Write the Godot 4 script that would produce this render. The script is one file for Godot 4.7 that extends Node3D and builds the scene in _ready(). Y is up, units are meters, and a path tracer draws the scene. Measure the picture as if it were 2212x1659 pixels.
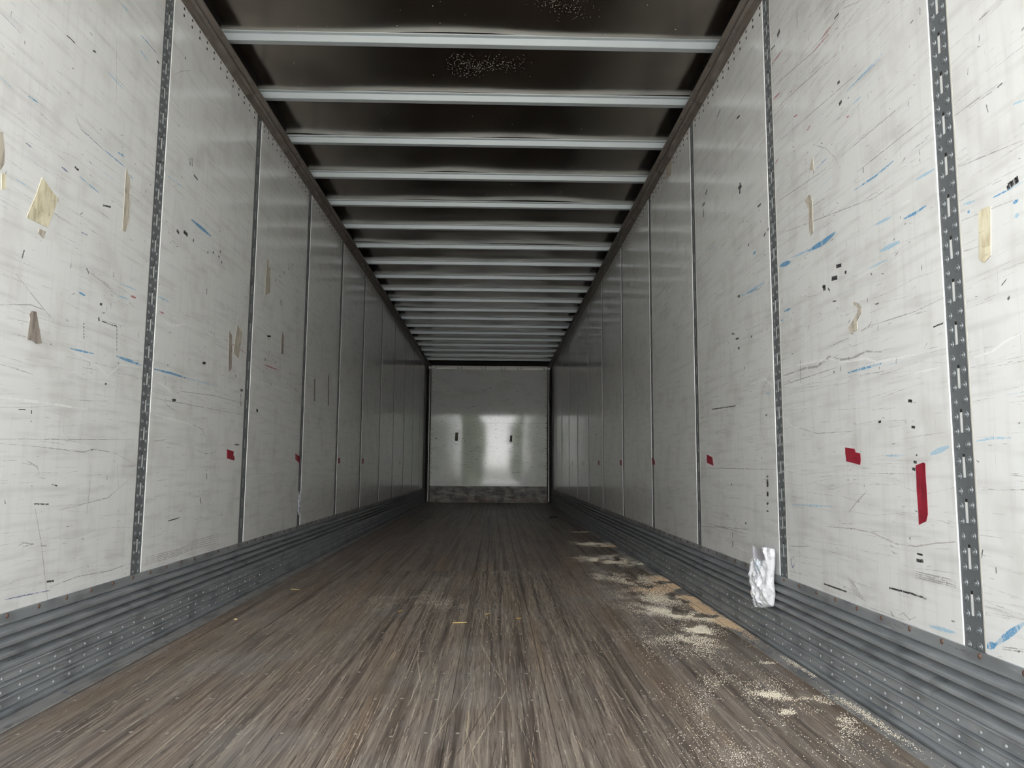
extends Node3D
# Interior of a long empty box trailer, seen from its open rear end.
# Axes: x to the right, y up, z towards the open rear. The camera stands at z = 0; the front wall is at z = -15.4.

const CAM := Vector3(0.127, 0.7242, 0.0)
const HW := 1.286          # half the width between the wall panels
const REAR := 0.65         # open rear end
const FRONT := -15.4       # front wall
const ROOF := 2.886
const PANEL_LOW := 0.288
const PANEL_TOP := 2.79
const POST_W := 0.074
const POSTS_LEFT := [-0.61, 0.61, 1.831, 3.049, 4.273, 5.505, 6.73, 7.92, 9.2, 10.41, 11.62, 12.87, 14.06]
const POSTS_RIGHT := [-0.61, 0.61, 1.835, 3.028, 4.262, 5.485, 6.745, 8.01, 9.24, 10.47, 11.7, 12.93, 14.06]
const SLOT_PITCH := 0.111

const MARKS := [
	[0,0,5.2,2.816,2.41,2.883,2.413],[0,2,3.6,2.883,2.413,2.961,2.414],[0,1,8.7,2.818,2.348,2.879,2.343],[0,1,6.6,2.663,2.44,2.717,2.441],
	[0,2,1.3,2.018,1.996,2.111,1.989],[0,2,2.3,2.46,1.854,2.604,1.845],[0,0,3.2,2.609,1.847,2.758,1.845],[0,0,6.7,2.7,1.878,2.753,1.883],
	[0,0,3.4,2.169,1.823,2.215,1.826],[0,1,2.5,2.041,1.815,2.105,1.806],[0,1,4.8,2.594,2.135,2.709,2.131],[0,2,4.0,2.176,1.679,2.202,1.678],
	[0,2,4.4,2.362,1.681,2.403,1.679],[0,0,3.1,2.466,1.691,2.593,1.681],[0,1,3.3,2.144,1.554,2.21,1.554],[0,0,3.5,2.797,1.83,2.822,1.824],
	[0,1,5.8,3.103,1.953,3.271,1.963],[0,0,12.6,3.382,1.852,3.621,1.849],[0,2,4.6,2.499,1.508,2.539,1.51],[0,3,5.5,2.957,2.385,2.979,2.384],
	[0,3,8.0,3.215,2.548,3.223,2.549],[0,3,6.2,3.324,2.121,3.335,2.092],[0,3,4.2,3.349,2.135,3.357,2.097],[0,3,6.3,3.38,2.065,3.426,2.061],
	[0,3,10.0,3.233,1.753,3.258,1.747],[0,3,12.3,3.305,1.771,3.349,1.767],[0,3,10.6,3.411,1.767,3.421,1.76],[0,3,8.9,3.589,1.761,3.598,1.755],
	[0,3,9.1,3.656,1.779,3.668,1.776],[0,3,9.3,3.749,1.811,3.759,1.806],[0,3,9.3,3.731,1.781,3.745,1.774],[0,3,4.9,2.624,1.647,2.678,1.66],
	[0,3,6.0,2.435,1.711,2.459,1.71],[0,3,2.9,2.337,2.119,2.383,2.12],[0,3,4.1,2.201,1.333,2.208,1.359],[0,3,4.6,2.491,2.156,2.51,2.162],
	[0,7,2.0,2.635,2.295,2.663,2.076,2.662,2.0],[0,4,8.1,4.36,2.676,4.834,2.695,5.778,2.646],[0,4,5.4,4.374,2.574,5.374,2.392],
	[0,4,4.3,3.439,2.462,3.675,2.541,3.859,2.546],[0,5,2.2,2.413,1.886,2.455,1.852,2.495,1.848],[0,5,1.9,3.113,2.409,3.186,2.468,3.299,2.534],
	[0,0,4.6,2.486,1.106,2.63,1.11],[0,0,8.6,2.785,1.125,2.992,1.118],[0,0,7.7,3.098,1.117,3.253,1.12,3.417,1.119],[0,1,5.3,3.417,1.119,3.799,1.122],
	[0,0,6.2,2.512,1.302,2.551,1.3],[0,1,5.1,2.767,1.35,2.855,1.356],[0,1,3.5,2.784,1.399,2.905,1.404],[0,1,7.7,3.093,1.423,3.197,1.423],
	[0,6,7.1,2.863,1.371,2.909,1.374],[0,6,5.8,3.115,1.363,3.159,1.364],[0,6,8.4,4.534,1.334,4.878,1.342],[0,6,4.8,3.873,1.377,4.218,1.352],
	[0,3,6.6,2.649,1.292,2.664,1.294],[0,3,6.6,2.646,1.243,2.651,1.23],[0,3,2.5,2.671,1.234,2.776,1.235],[0,3,5.1,2.719,1.013,2.732,1.015],
	[0,3,3.6,2.303,0.886,2.305,0.876],[0,3,8.2,3.287,1.006,3.324,1.007],[0,3,8.9,3.6,1.214,3.639,1.217],[0,3,4.5,3.603,1.579,3.607,1.553],
	[0,3,9.4,3.772,1.76,3.785,1.76],[0,3,3.4,2.728,1.429,2.73,1.412],[0,3,3.9,2.548,1.395,2.565,1.38],[0,3,8.5,4.585,1.519,4.658,1.529],
	[0,3,8.6,4.61,1.521,4.62,1.501],[0,3,10.3,4.152,1.138,4.19,1.14],[0,3,7.7,4.16,1.117,4.172,1.049],[0,3,5.1,4.099,0.835,4.174,0.836],
	[0,3,5.1,4.127,0.846,4.138,0.825],[0,3,13.8,4.44,1.048,4.47,1.046],[0,3,3.0,2.438,0.659,2.468,0.654],[0,3,2.1,2.242,0.884,2.275,0.886],
	[0,3,2.9,2.353,0.602,2.429,0.597],[0,3,2.7,2.211,0.622,2.215,0.608],[0,3,7.6,4.064,1.214,4.069,1.197],[0,3,8.7,4.699,1.238,4.708,1.22],
	[0,3,9.0,4.84,1.804,4.852,1.768],[0,3,11.9,4.784,1.388,4.793,1.379],[0,3,14.1,4.559,1.371,4.572,1.368],[0,3,4.6,3.725,0.682,3.729,0.655],
	[0,3,6.8,3.657,0.568,3.667,0.541],[0,3,4.0,2.555,1.205,2.556,1.199],[0,3,4.0,2.557,1.194,2.557,1.187],[0,3,4.0,2.558,1.182,2.559,1.176],
	[0,3,4.0,2.56,1.17,2.56,1.164],[0,3,4.0,2.561,1.159,2.562,1.152],[0,3,2.6,2.776,1.237,2.777,1.228],[0,3,2.6,2.778,1.224,2.779,1.215],
	[0,3,2.6,2.779,1.21,2.781,1.201],[0,3,2.6,2.781,1.196,2.782,1.187],[0,3,2.6,2.783,1.183,2.784,1.173],[0,3,2.6,2.785,1.169,2.786,1.16],
	[0,3,2.6,2.787,1.155,2.788,1.146],[0,3,9.5,5.085,2.116,5.099,2.104],[0,3,9.3,4.984,2.061,4.997,2.049],[0,3,9.1,4.886,2.008,4.899,1.996],
	[0,3,8.9,4.793,1.957,4.805,1.946],[0,3,8.7,4.703,1.908,4.715,1.897],[0,4,4.6,2.487,1.101,2.65,1.075,2.734,1.043,2.823,1.098,2.97,1.106],
	[0,4,6.7,2.155,0.913,2.377,0.914,2.62,0.913],[0,4,5.8,3.11,1.073,3.231,1.053,3.305,1.027],[0,4,9.8,3.164,1.332,3.241,1.326,3.384,1.361],
	[0,4,5.3,4.264,1.216,4.877,1.228,5.465,1.245],[0,4,7.7,3.108,0.931,3.533,0.91],
	[0,5,1.7,2.171,0.781,2.354,0.777,2.61,0.765,2.668,0.777,2.82,0.767,2.981,0.727],[0,5,1.7,2.122,1.175,2.261,1.204,2.332,1.202,2.385,1.178],
	[0,5,2.5,3.099,0.998,4.293,1.006],[0,5,2.0,2.487,0.575,2.796,0.603,2.94,0.665],[0,5,1.7,2.169,0.794,2.969,0.821],
	[0,5,2.6,3.204,1.031,3.233,0.98,3.321,0.963],[0,5,2.7,3.326,1.05,3.764,1.071,4.179,1.067],[0,5,2.8,3.515,0.913,3.648,0.894,3.703,0.844,3.695,0.761],
	[0,5,2.5,3.123,0.82,3.26,0.832],[0,5,2.9,3.585,0.796,3.683,0.779,3.824,0.786],[0,5,2.0,2.539,1.392,2.698,1.366,2.767,1.347],
	[0,5,2.1,2.589,1.389,2.742,1.365],[0,5,1.8,2.177,1.28,2.256,1.239,2.367,1.185],[0,5,1.9,2.298,0.734,2.354,0.715,2.369,0.691],
	[0,7,3.3,2.66,0.721,2.665,0.64,2.657,0.553],[0,7,2.6,2.847,0.733,2.866,0.634],[0,2,2.8,2.248,0.333,2.335,0.33,2.479,0.323],
	[0,7,3.7,2.36,0.585,2.405,0.477,2.461,0.296],[0,5,2.8,2.29,0.482,2.315,0.488,2.365,0.479,2.316,0.477],[0,5,3.0,2.402,0.47,2.435,0.467],
	[0,3,4.6,2.45,0.354,2.488,0.351],[0,5,2.3,2.469,0.334,2.629,0.345,2.837,0.335,3.014,0.344],[0,5,2.3,3.118,0.35,3.449,0.348,3.622,0.37,3.922,0.372],
	[0,5,2.3,3.119,0.342,3.45,0.342,3.623,0.361,3.924,0.361],[0,5,2.3,3.12,0.335,3.451,0.336,3.625,0.352,3.926,0.35],
	[0,5,2.3,3.121,0.327,3.452,0.329,3.626,0.343,3.927,0.339],[0,5,2.3,3.122,0.319,3.453,0.323,3.627,0.334,3.929,0.328],[0,3,4.1,3.319,0.482,3.431,0.488],
	[0,4,7.9,3.202,0.292,3.359,0.294],[1,6,4.7,2.507,2.262,2.413,2.263],[1,6,4.8,2.574,2.254,2.445,2.243],[1,6,5.5,2.973,2.431,2.852,2.424],
	[1,6,5.5,2.977,2.273,2.891,2.263],[1,6,5.1,2.769,2.096,2.731,2.087],[1,6,4.9,2.653,1.987,2.625,1.992],[1,6,5.5,2.975,1.991,2.931,1.999],
	[1,6,4.9,2.64,2.371,2.63,2.374],[1,6,4.4,2.349,1.888,2.327,1.885],[1,7,2.3,2.347,2.273,2.212,2.217],[1,7,2.6,2.574,2.248,2.348,2.262],
	[1,7,2.9,2.973,2.326,2.574,2.254],[1,7,2.9,2.904,2.317,2.522,2.241],[1,7,3.0,2.982,2.22,2.478,2.157],[1,7,2.8,2.846,2.206,2.36,2.134],
	[1,7,2.9,2.951,2.37,2.739,2.35],[1,3,14.4,2.904,2.514,2.877,2.524],[1,3,8.9,2.393,1.958,2.373,1.959],[1,3,7.4,2.398,2.035,2.381,2.034],
	[1,3,14.8,3.413,2.082,3.422,2.031],[1,3,10.7,3.442,2.066,3.393,2.058],[1,3,12.4,3.992,2.241,3.954,2.256],[1,3,12.6,4.065,2.199,4.011,2.198],
	[1,3,10.0,4.038,2.176,4.039,2.126],[1,3,7.9,3.189,1.882,3.15,1.882],[1,3,9.7,3.125,1.729,3.105,1.737],[1,3,9.0,1.613,1.361,1.592,1.369],
	[1,3,11.9,1.6,1.365,1.577,1.37],[1,3,4.0,1.61,1.37,1.599,1.372],[1,3,8.5,3.437,2.414,3.391,2.407],[1,3,5.8,3.745,2.572,3.689,2.587],
	[1,3,5.5,2.976,2.496,2.932,2.491],[1,3,2.5,2.703,2.491,2.708,2.426],[1,3,4.5,2.4,2.272,2.365,2.27],[1,3,2.8,2.251,1.675,2.251,1.659],
	[1,3,10.3,3.324,1.748,3.313,1.748],[1,3,11.4,3.077,1.745,3.068,1.739],[1,5,4.1,1.67,1.805,1.632,1.805],[1,1,4.4,2.341,1.974,2.104,1.974],
	[1,0,2.3,2.329,1.976,2.118,1.965],[1,1,4.3,2.297,1.911,2.24,1.908],[1,0,5.0,2.318,1.626,2.183,1.619,2.074,1.623],[1,0,2.6,2.587,1.81,2.496,1.813],
	[1,1,7.0,2.84,1.55,2.639,1.528],[1,0,15.0,2.679,1.531,2.56,1.525,2.455,1.531],[1,1,10.8,2.177,1.381,2.063,1.377],[1,1,6.8,2.197,1.47,2.098,1.463],
	[1,0,6.3,2.037,1.435,1.974,1.432,1.925,1.434],[1,1,6.1,1.966,1.523,1.877,1.518],[1,1,5.5,1.771,1.381,1.729,1.374],[1,0,5.4,1.758,1.356,1.749,1.356],
	[1,0,3.1,1.662,1.358,1.614,1.357],[1,1,5.0,1.614,1.357,1.559,1.358],[1,1,3.9,1.575,1.543,1.541,1.536],[1,0,6.9,1.597,1.321,1.581,1.323],
	[1,1,7.9,1.595,1.288,1.582,1.291],[1,0,10.1,3.266,1.69,3.226,1.689],[1,1,9.8,3.957,1.913,3.855,1.904],[1,4,5.2,4.16,2.602,3.4,2.585],
	[1,4,5.0,4.006,2.469,3.503,2.494],[1,4,3.5,2.857,2.086,2.718,2.071],[1,4,2.9,2.333,2.185,2.061,2.096],[1,4,5.2,4.215,2.32,3.247,2.291],
	[1,4,2.5,2.049,1.481,1.993,1.475],[1,5,2.4,2.994,2.074,2.202,1.99],[1,5,2.4,2.958,1.683,2.203,1.557],
	[1,5,2.1,2.605,1.91,2.505,1.851,2.438,1.788,2.417,1.757],[1,5,2.2,2.671,1.784,2.639,1.832,2.596,1.856],[1,5,2.4,2.981,1.824,2.512,1.779],
	[1,5,1.9,2.393,1.774,1.966,1.764],[1,5,1.8,2.292,1.678,1.877,1.674],[1,5,2.1,2.652,1.687,2.496,1.676],[1,5,1.5,1.8,1.619,1.62,1.615],
	[1,5,1.5,1.799,1.485,1.554,1.449],[1,5,1.4,1.793,1.344,1.596,1.328],[1,0,14.7,2.963,1.55,2.844,1.536],[1,1,10.7,3.444,1.537,3.131,1.525],
	[1,0,5.2,3.368,1.53,3.226,1.521],[1,0,6.0,2.413,1.04,2.32,1.041,2.197,1.041],[1,1,11.0,1.969,0.766,1.886,0.784],[1,1,5.4,2.196,0.765,2.097,0.764],
	[1,1,4.4,1.778,0.794,1.719,0.799,1.657,0.797],[1,0,7.3,2.931,1.355,2.86,1.352],[1,1,7.8,3.154,1.044,3.101,1.039],[1,1,5.4,2.912,0.586,2.566,0.598],
	[1,1,4.2,2.243,1.346,2.134,1.344],[1,0,5.5,2.966,1.324,2.942,1.322],[1,3,9.2,2.463,1.412,2.426,1.407],[1,3,10.9,2.501,1.379,2.459,1.373],
	[1,3,7.5,2.404,1.376,2.392,1.374],[1,3,8.0,2.575,1.369,2.551,1.365],[1,3,8.0,2.57,1.359,2.551,1.356],[1,3,4.7,2.533,1.353,2.52,1.342],
	[1,3,6.4,2.062,0.917,2.043,0.914],[1,3,5.5,2.23,0.867,2.215,0.868],[1,3,5.1,2.052,0.843,2.035,0.841],[1,3,4.7,2.515,1.059,2.511,1.053],
	[1,3,7.1,1.634,1.114,1.631,1.109],[1,3,8.7,3.508,1.296,3.484,1.295],[1,3,8.7,3.492,1.546,3.459,1.54],[1,3,3.0,1.923,1.101,1.879,1.103],
	[1,3,8.2,3.323,1.324,3.313,1.315],[1,3,5.1,2.051,0.746,2.036,0.745],[1,3,5.1,2.059,0.727,2.044,0.725],[1,3,3.8,2.038,0.765,2.031,0.764],
	[1,3,6.6,3.538,1.347,3.493,1.343],[1,3,6.7,3.594,1.383,3.548,1.373],[1,3,6.8,3.666,0.649,3.654,0.645],[1,3,5.9,3.171,0.952,3.153,0.952],
	[1,3,8.5,3.428,1.194,3.422,1.188],[1,3,3.5,2.235,1.328,2.228,1.322],[1,3,2.3,2.5,1.299,2.474,1.295],[1,3,2.7,2.216,1.227,2.196,1.225],
	[1,3,1.7,2.79,1.135,2.795,1.05],[1,3,3.0,2.401,1.09,2.401,1.079],[1,3,3.7,3.961,1.039,3.565,1.025],[1,3,5.5,3.18,0.692,3.159,0.692],
	[1,3,5.9,3.173,0.692,3.17,0.687],[1,3,6.9,3.182,0.676,3.16,0.676],[1,3,5.9,3.174,0.676,3.171,0.673],[1,3,5.5,3.182,0.668,3.161,0.668],
	[1,3,5.9,3.175,0.668,3.172,0.664],[1,3,6.9,3.183,0.662,3.161,0.661],[1,3,5.9,3.176,0.662,3.172,0.659],[1,3,4.8,3.183,0.653,3.162,0.653],
	[1,3,5.9,3.176,0.653,3.173,0.647],[1,3,4.1,3.186,0.627,3.164,0.627],[1,3,5.9,3.178,0.627,3.175,0.622],[1,3,6.2,3.186,0.621,3.165,0.621],
	[1,3,5.9,3.179,0.621,3.176,0.615],[1,3,6.9,3.187,0.612,3.165,0.612],[1,3,5.9,3.18,0.613,3.176,0.609],[1,3,6.9,3.19,0.578,3.168,0.579],
	[1,3,5.9,3.183,0.579,3.18,0.57],[1,3,4.8,3.193,0.546,3.171,0.547],[1,3,5.9,3.185,0.546,3.182,0.543],
	[1,5,7.3,2.961,1.097,2.751,1.1,2.644,1.092,2.543,1.113,2.475,1.092,2.388,1.083,2.286,1.092,2.19,1.075],
	[1,4,7.3,2.958,1.128,2.592,1.109,2.52,1.104,2.453,1.082,2.288,1.07,2.224,1.049,1.972,1.039],[1,5,2.6,3.219,1.034,3.237,0.935,3.224,0.867,3.188,0.852],
	[1,5,3.0,2.45,0.584,2.389,0.622,2.316,0.66],[1,4,8.3,3.341,1.105,3.167,1.109,3.064,1.064],[1,4,5.9,3.175,1.116,3.064,1.064],
	[1,5,2.9,3.093,1.126,3.188,1.071,3.219,1.034],[1,5,1.9,2.54,1.148,2.392,1.154],[1,7,4.3,2.314,1.161,2.265,1.166,2.244,1.179],
	[1,5,1.7,2.269,1.167,2.005,1.16,1.869,1.168],[1,4,3.8,2.021,0.991,1.906,0.99],[1,4,4.4,1.767,0.996,1.699,1.001,1.656,1.015,1.591,1.028],
	[1,4,5.5,2.96,0.924,2.901,0.893,2.827,0.88],[1,5,2.3,2.827,0.88,2.666,0.852,2.41,0.848],[1,5,2.2,2.964,1.06,2.477,1.069],
	[1,5,2.6,4.178,0.727,3.076,0.722],[1,5,1.4,2.302,0.713,2.062,0.712],
	[1,7,3.2,2.614,0.526,2.42,0.534,2.3,0.532,2.167,0.512,2.062,0.515,1.973,0.532,1.881,0.545],[1,3,3.3,2.657,0.325,2.487,0.325],
	[1,3,4.1,2.214,0.38,2.098,0.383,2.023,0.381],[1,0,13.3,1.79,0.312,1.753,0.324],[1,0,12.0,1.756,0.324,1.691,0.368,1.653,0.393],
	[1,1,7.5,2.015,0.312,1.9,0.319],[1,3,6.4,2.062,0.478,2.028,0.479],[1,3,3.8,2.057,0.496,2.03,0.496],[1,3,3.9,2.091,0.537,2.088,0.531],
	[1,4,6.6,3.561,0.504,3.575,0.441],[1,4,5.5,3.561,0.496,3.672,0.437],[1,4,6.6,3.572,0.394,3.582,0.353,3.421,0.347],[1,4,5.7,3.654,0.352,3.539,0.361],
	[1,3,5.7,3.661,0.415,3.663,0.392],[1,3,5.7,3.665,0.374,3.667,0.344],[1,3,6.5,3.474,0.475,3.457,0.474],
	[1,2,5.5,2.939,0.381,2.946,0.357,2.931,0.344,2.915,0.361],[1,5,3.7,2.96,0.367,2.912,0.391],[1,5,1.8,2.477,0.376,2.416,0.35],
	[1,5,1.8,2.471,0.367,2.404,0.344],[1,5,1.8,2.466,0.358,2.392,0.337],[1,5,1.8,2.46,0.348,2.381,0.33],[1,5,1.8,2.454,0.339,2.369,0.323],
	[1,5,1.8,2.449,0.33,2.358,0.317],[1,5,2.6,2.069,0.447,1.887,0.448],[1,5,2.6,2.069,0.441,1.888,0.443],[1,5,2.6,2.07,0.436,1.888,0.437],
	[1,5,2.6,2.07,0.431,1.889,0.432],[1,5,1.7,2.169,0.311,2.144,0.322,2.113,0.309,2.08,0.323],[1,5,1.6,1.731,0.325,1.659,0.336],
	[1,5,1.6,1.732,0.32,1.659,0.331],[1,3,2.8,1.788,0.521,1.791,0.506,1.779,0.537],[1,5,2.4,2.963,0.424,2.879,0.43,2.764,0.444],
	[1,5,3.4,4.23,0.401,3.797,0.43,3.444,0.448],[1,5,3.3,4.073,0.429,3.446,0.426],
]
const TAPES := [
	[0,0,"masking_tape","large cream tape scrap with slanted ends on the nearest left panel","scraps of cream tape on the left wall",[2.265,1.6088,2.2984,1.5928,2.3495,1.5727,2.3485,1.5544,2.3117,1.4631,2.2653,1.4612,2.2208,1.4594,2.2075,1.4586,2.2115,1.473,2.2427,1.5446]],
	[0,1,"masking_tape","tiny torn tape corner just below the large cream tape scrap","scraps of cream tape on the left wall",[2.2704,1.4457,2.303,1.4467,2.2948,1.4229,2.2679,1.4316]],
	[0,1,"masking_tape","knife-shaped grey-beige tape strip left of the nearest left post","scraps of cream tape on the left wall",[2.7652,1.8448,2.7967,1.8194,2.8066,1.7802,2.7999,1.7586,2.8137,1.7255,2.8082,1.695,2.8124,1.6631,2.7921,1.6035,2.7675,1.6011,2.7693,1.6718,2.7652,1.7738]],
	[0,2,"masking_tape","grey-brown bell-shaped tape remnant low on the nearest left panel","scraps of cream tape on the left wall",[2.267,1.187,2.2878,1.1884,2.2945,1.174,2.3269,1.0972,2.3002,1.0909,2.2814,1.097,2.2551,1.0962,2.2567,1.1295,2.2616,1.16,2.2558,1.1736]],
	[0,1,"masking_tape","beige tape strip cut by the left edge of the picture","scraps of cream tape on the left wall",[2.0447,1.6543,2.071,1.6643,2.0838,1.6165,2.0882,1.5764,2.0752,1.5548,2.0583,1.5456]],
	[0,0,"masking_tape","short cream tape stub beneath the strip at the left picture edge","scraps of cream tape on the left wall",[2.0805,1.5454,2.0983,1.5503,2.1035,1.509,2.0861,1.5005]],
	[0,1,"masking_tape","beige tape parallelogram with dark scuffs beside the second left post","scraps of cream tape on the left wall",[4.0444,1.4842,4.1318,1.4608,4.1227,1.4073,4.0958,1.3073,4.0343,1.3189,4.0076,1.324,4.0232,1.3996]],
	[0,2,"masking_tape","narrow grey tape strip left of the scuffed beige parallelogram","scraps of cream tape on the left wall",[3.9289,1.4328,3.9758,1.4142,3.9875,1.3299,3.9941,1.2359,3.9527,1.2148,3.9403,1.2779]],
	[0,1,"masking_tape","notched pale tape strip high right of the second left post","scraps of cream tape on the left wall",[4.499,1.9804,4.5573,1.9916,4.5465,1.946,4.5982,1.9494,4.6,1.8749,4.6026,1.7955,4.5056,1.7569,4.5001,1.8547,4.5158,1.9219]],
	[0,2,"masking_tape","thin pointed tape sliver midway between second and third left posts","scraps of cream tape on the left wall",[4.8973,1.6085,4.9475,1.5753,4.9449,1.4564,4.8897,1.4592,4.8858,1.5533]],
	[0,2,"masking_tape","left one of two faint grey tape slivers beyond the third left post","scraps of cream tape on the left wall",[5.7945,1.3953,5.849,1.4017,5.8654,1.2252,5.8158,1.2209]],
	[0,2,"masking_tape","right one of two faint grey tape slivers beyond the third left post","scraps of cream tape on the left wall",[6.2652,1.4994,6.3224,1.4735,6.3482,1.2279,6.3001,1.2345]],
	[0,3,"red_tape","red tape square before the second left post, nearest of the left row","red tape squares along the left wall",[3.9853,0.8073,4.0852,0.798,4.0835,0.7754,4.1036,0.7699,4.104,0.749,3.9917,0.7602]],
	[0,3,"red_tape","red tape diamond tucked against the third left post","red tape squares along the left wall",[5.3448,0.8108,5.4606,0.7883,5.4675,0.7412,5.351,0.7682]],
	[0,3,"red_tape","red tape rectangle just behind the fourth left post","red tape squares along the left wall",[6.8001,0.7956,6.8843,0.7954,6.8822,0.7482,6.7984,0.7478]],
	[0,3,"red_tape","small dark red tape rectangle just behind the fifth left post","red tape squares along the left wall",[8.0154,0.8004,8.1237,0.8016,8.1102,0.7504,8.0237,0.75]],
	[0,2,"tape_scrap","tiny dark tape fleck far along the left wall at red-tape height","red tape squares along the left wall",[11.1842,0.8009,11.2851,0.8016,11.2857,0.7529,11.1932,0.7526]],
	[1,3,"red_tape","largest red tape square with a torn corner on the right wall","red tape pieces along the right wall",[2.4517,0.7963,2.3885,0.7904,2.3837,0.7791,2.3522,0.7743,2.3514,0.7521,2.3566,0.7388,2.3987,0.7446,2.4466,0.7506,2.4517,0.776]],
	[1,3,"red_tape","long vertical red tape strip beside the nearest right post","red tape pieces along the right wall",[2.0415,0.7363,2.0034,0.7444,1.9955,0.7409,1.997,0.7115,1.9959,0.6717,1.9957,0.6391,1.9959,0.6066,2.006,0.5873,2.0405,0.5754,2.0398,0.6276,2.0422,0.6703,2.0405,0.711]],
	[1,3,"red_tape","small red tape square just before the third right post","red tape pieces along the right wall",[4.0723,0.8,3.9722,0.7837,3.9679,0.7674,3.9561,0.739,4.0757,0.7558]],
	[1,3,"red_tape","red tape scrap wrapped on the fourth right post","red tape pieces along the right wall",[5.5115,0.8008,5.4336,0.7908,5.4093,0.7688,5.4108,0.7471,5.5059,0.7511]],
	[1,3,"red_tape","red tape rectangle touching the fifth right post","red tape pieces along the right wall",[6.9314,0.7962,6.8405,0.7945,6.8431,0.7479,6.9256,0.7499]],
	[1,3,"red_tape","dark red tape rectangle before the sixth right post","red tape pieces along the right wall",[8.4039,0.8014,8.2907,0.8004,8.2927,0.7534,8.3937,0.7537]],
	[1,2,"tape_scrap","tiny dark tape fleck between sixth and seventh right posts","red tape pieces along the right wall",[9.9466,0.8061,9.8388,0.8053,9.8459,0.758,9.9366,0.7583]],
	[1,2,"tape_scrap","tiny dark tape fleck just behind the eighth right post","red tape pieces along the right wall",[11.2508,0.8082,11.1275,0.8074,11.1286,0.754,11.2227,0.7542]],
	[1,1,"masking_tape","small beige tape wedge high on the first full right panel","scraps of cream tape on the right wall",[2.6095,1.8655,2.6067,1.8128,2.6325,1.8234,2.6309,1.8416]],
	[1,1,"masking_tape","long ribbed beige tape strip beneath the small tape wedge","scraps of cream tape on the right wall",[2.6564,1.7382,2.636,1.7236,2.6299,1.6956,2.6291,1.6813,2.632,1.5893,2.6542,1.5801,2.6654,1.6001,2.6613,1.6834,2.6905,1.7271]],
	[1,1,"masking_tape","crooked dripping beige tape remnant between the two nearest right posts","scraps of cream tape on the right wall",[2.3511,1.2631,2.3271,1.2557,2.3008,1.234,2.3062,1.2192,2.3365,1.1975,2.335,1.1692,2.3852,1.1663,2.3918,1.1879,2.3431,1.2149,2.3209,1.2343,2.3517,1.2571]],
	[1,0,"masking_tape","upright cream tape strip with pointed foot at the right picture edge","scraps of cream tape on the right wall",[1.7133,1.3416,1.703,1.3446,1.6837,1.3426,1.6706,1.3412,1.6751,1.2828,1.6807,1.2248,1.7059,1.214,1.7229,1.2287]],
	[1,1,"masking_tape","faint beige tape scrap high before the fourth right post","scraps of cream tape on the right wall",[4.891,2.805,4.7363,2.7506,4.7861,2.6737,4.9452,2.7043]],
]
const GRAINS := [[1.11,-8.572,0.08,-0.005,-0.005,0.046,750,0],
	[1.089,-7.215,0.154,0.09,-0.015,0.113,3600,0],
	[1.222,-7.046,0.074,-0.003,-0.01,0.062,1200,1],
	[0.994,-5.939,0.156,0.135,-0.017,0.119,4800,0],
	[1.206,-5.892,0.067,0.146,-0.016,0.086,2700,0],
	[1.099,-6.262,0.117,-0.004,-0.021,0.132,1800,2],
	[0.827,-5.128,0.054,-0.001,-0.032,0.235,1350,2],
	[1.048,-4.975,0.129,0.095,-0.028,0.15,3600,0],
	[1.226,-4.867,0.034,0.118,-0.018,0.08,2250,1],
	[1.102,-4.555,0.118,0.08,-0.03,0.141,2250,1],
	[1.061,-4.254,0.111,0.07,-0.03,0.136,3000,0],
	[1.226,-4.525,0.01,0.334,-0.017,0.069,3300,1],
	[1.214,-4.019,0.022,0.327,-0.02,0.074,4500,1],
	[1.216,-3.698,0.015,0.207,-0.017,0.058,3900,1],
	[1.055,-3.827,0.122,0.086,-0.014,0.058,5400,0],
	[1.117,-3.728,0.074,0.041,-0.011,0.042,2700,0],
	[1.052,-3.46,0.027,0.059,-0.015,0.054,3900,0],
	[0.964,-3.301,0.153,-0.001,-0.037,0.144,2700,0],
	[0.913,-4.251,0.079,0.309,-0.04,0.213,1500,2],
	[0.936,-3.894,0.059,0.135,-0.029,0.136,1200,2],
	[1.042,-2.48,0.05,0.018,-0.008,0.022,975,0],
	[1.133,-2.457,0.027,0.057,-0.014,0.033,975,0],
	[1.121,-2.236,0.021,0.054,-0.028,0.061,975,0],
	[1.254,-2.797,0.009,0.115,-0.01,0.024,375,0],
	[1.228,-2.261,0.007,0.163,-0.01,0.02,525,0],
	[0.775,-2.341,0.031,0.0,-0.03,0.105,337,2],
	[0.748,-1.982,0.058,0.037,-0.018,0.057,375,2],
	[1.013,-3.118,0.066,-0.0,-0.035,0.119,525,0],
	[1.149,-2.878,0.028,-0.0,-0.005,0.013,112,0],
	[0.954,-2.619,0.101,-0.0,-0.022,0.068,375,0],
	[1.01,-2.314,0.018,0.0,-0.006,0.016,187,0],
	[0.988,-2.314,0.202,0.283,-0.112,0.292,1200,0],
	[0.69,-2.187,0.125,0.0,-0.057,0.215,375,2],
	[-0.155,-4.108,0.133,-0.002,0.013,0.176,1000,2],
	[-0.477,-4.149,0.151,-0.002,0.02,0.136,700,2],
	[-0.198,-4.844,0.073,-0.312,0.011,0.156,500,2],
	[0.773,-4.318,0.089,-0.002,-0.081,0.538,700,2]]


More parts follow.
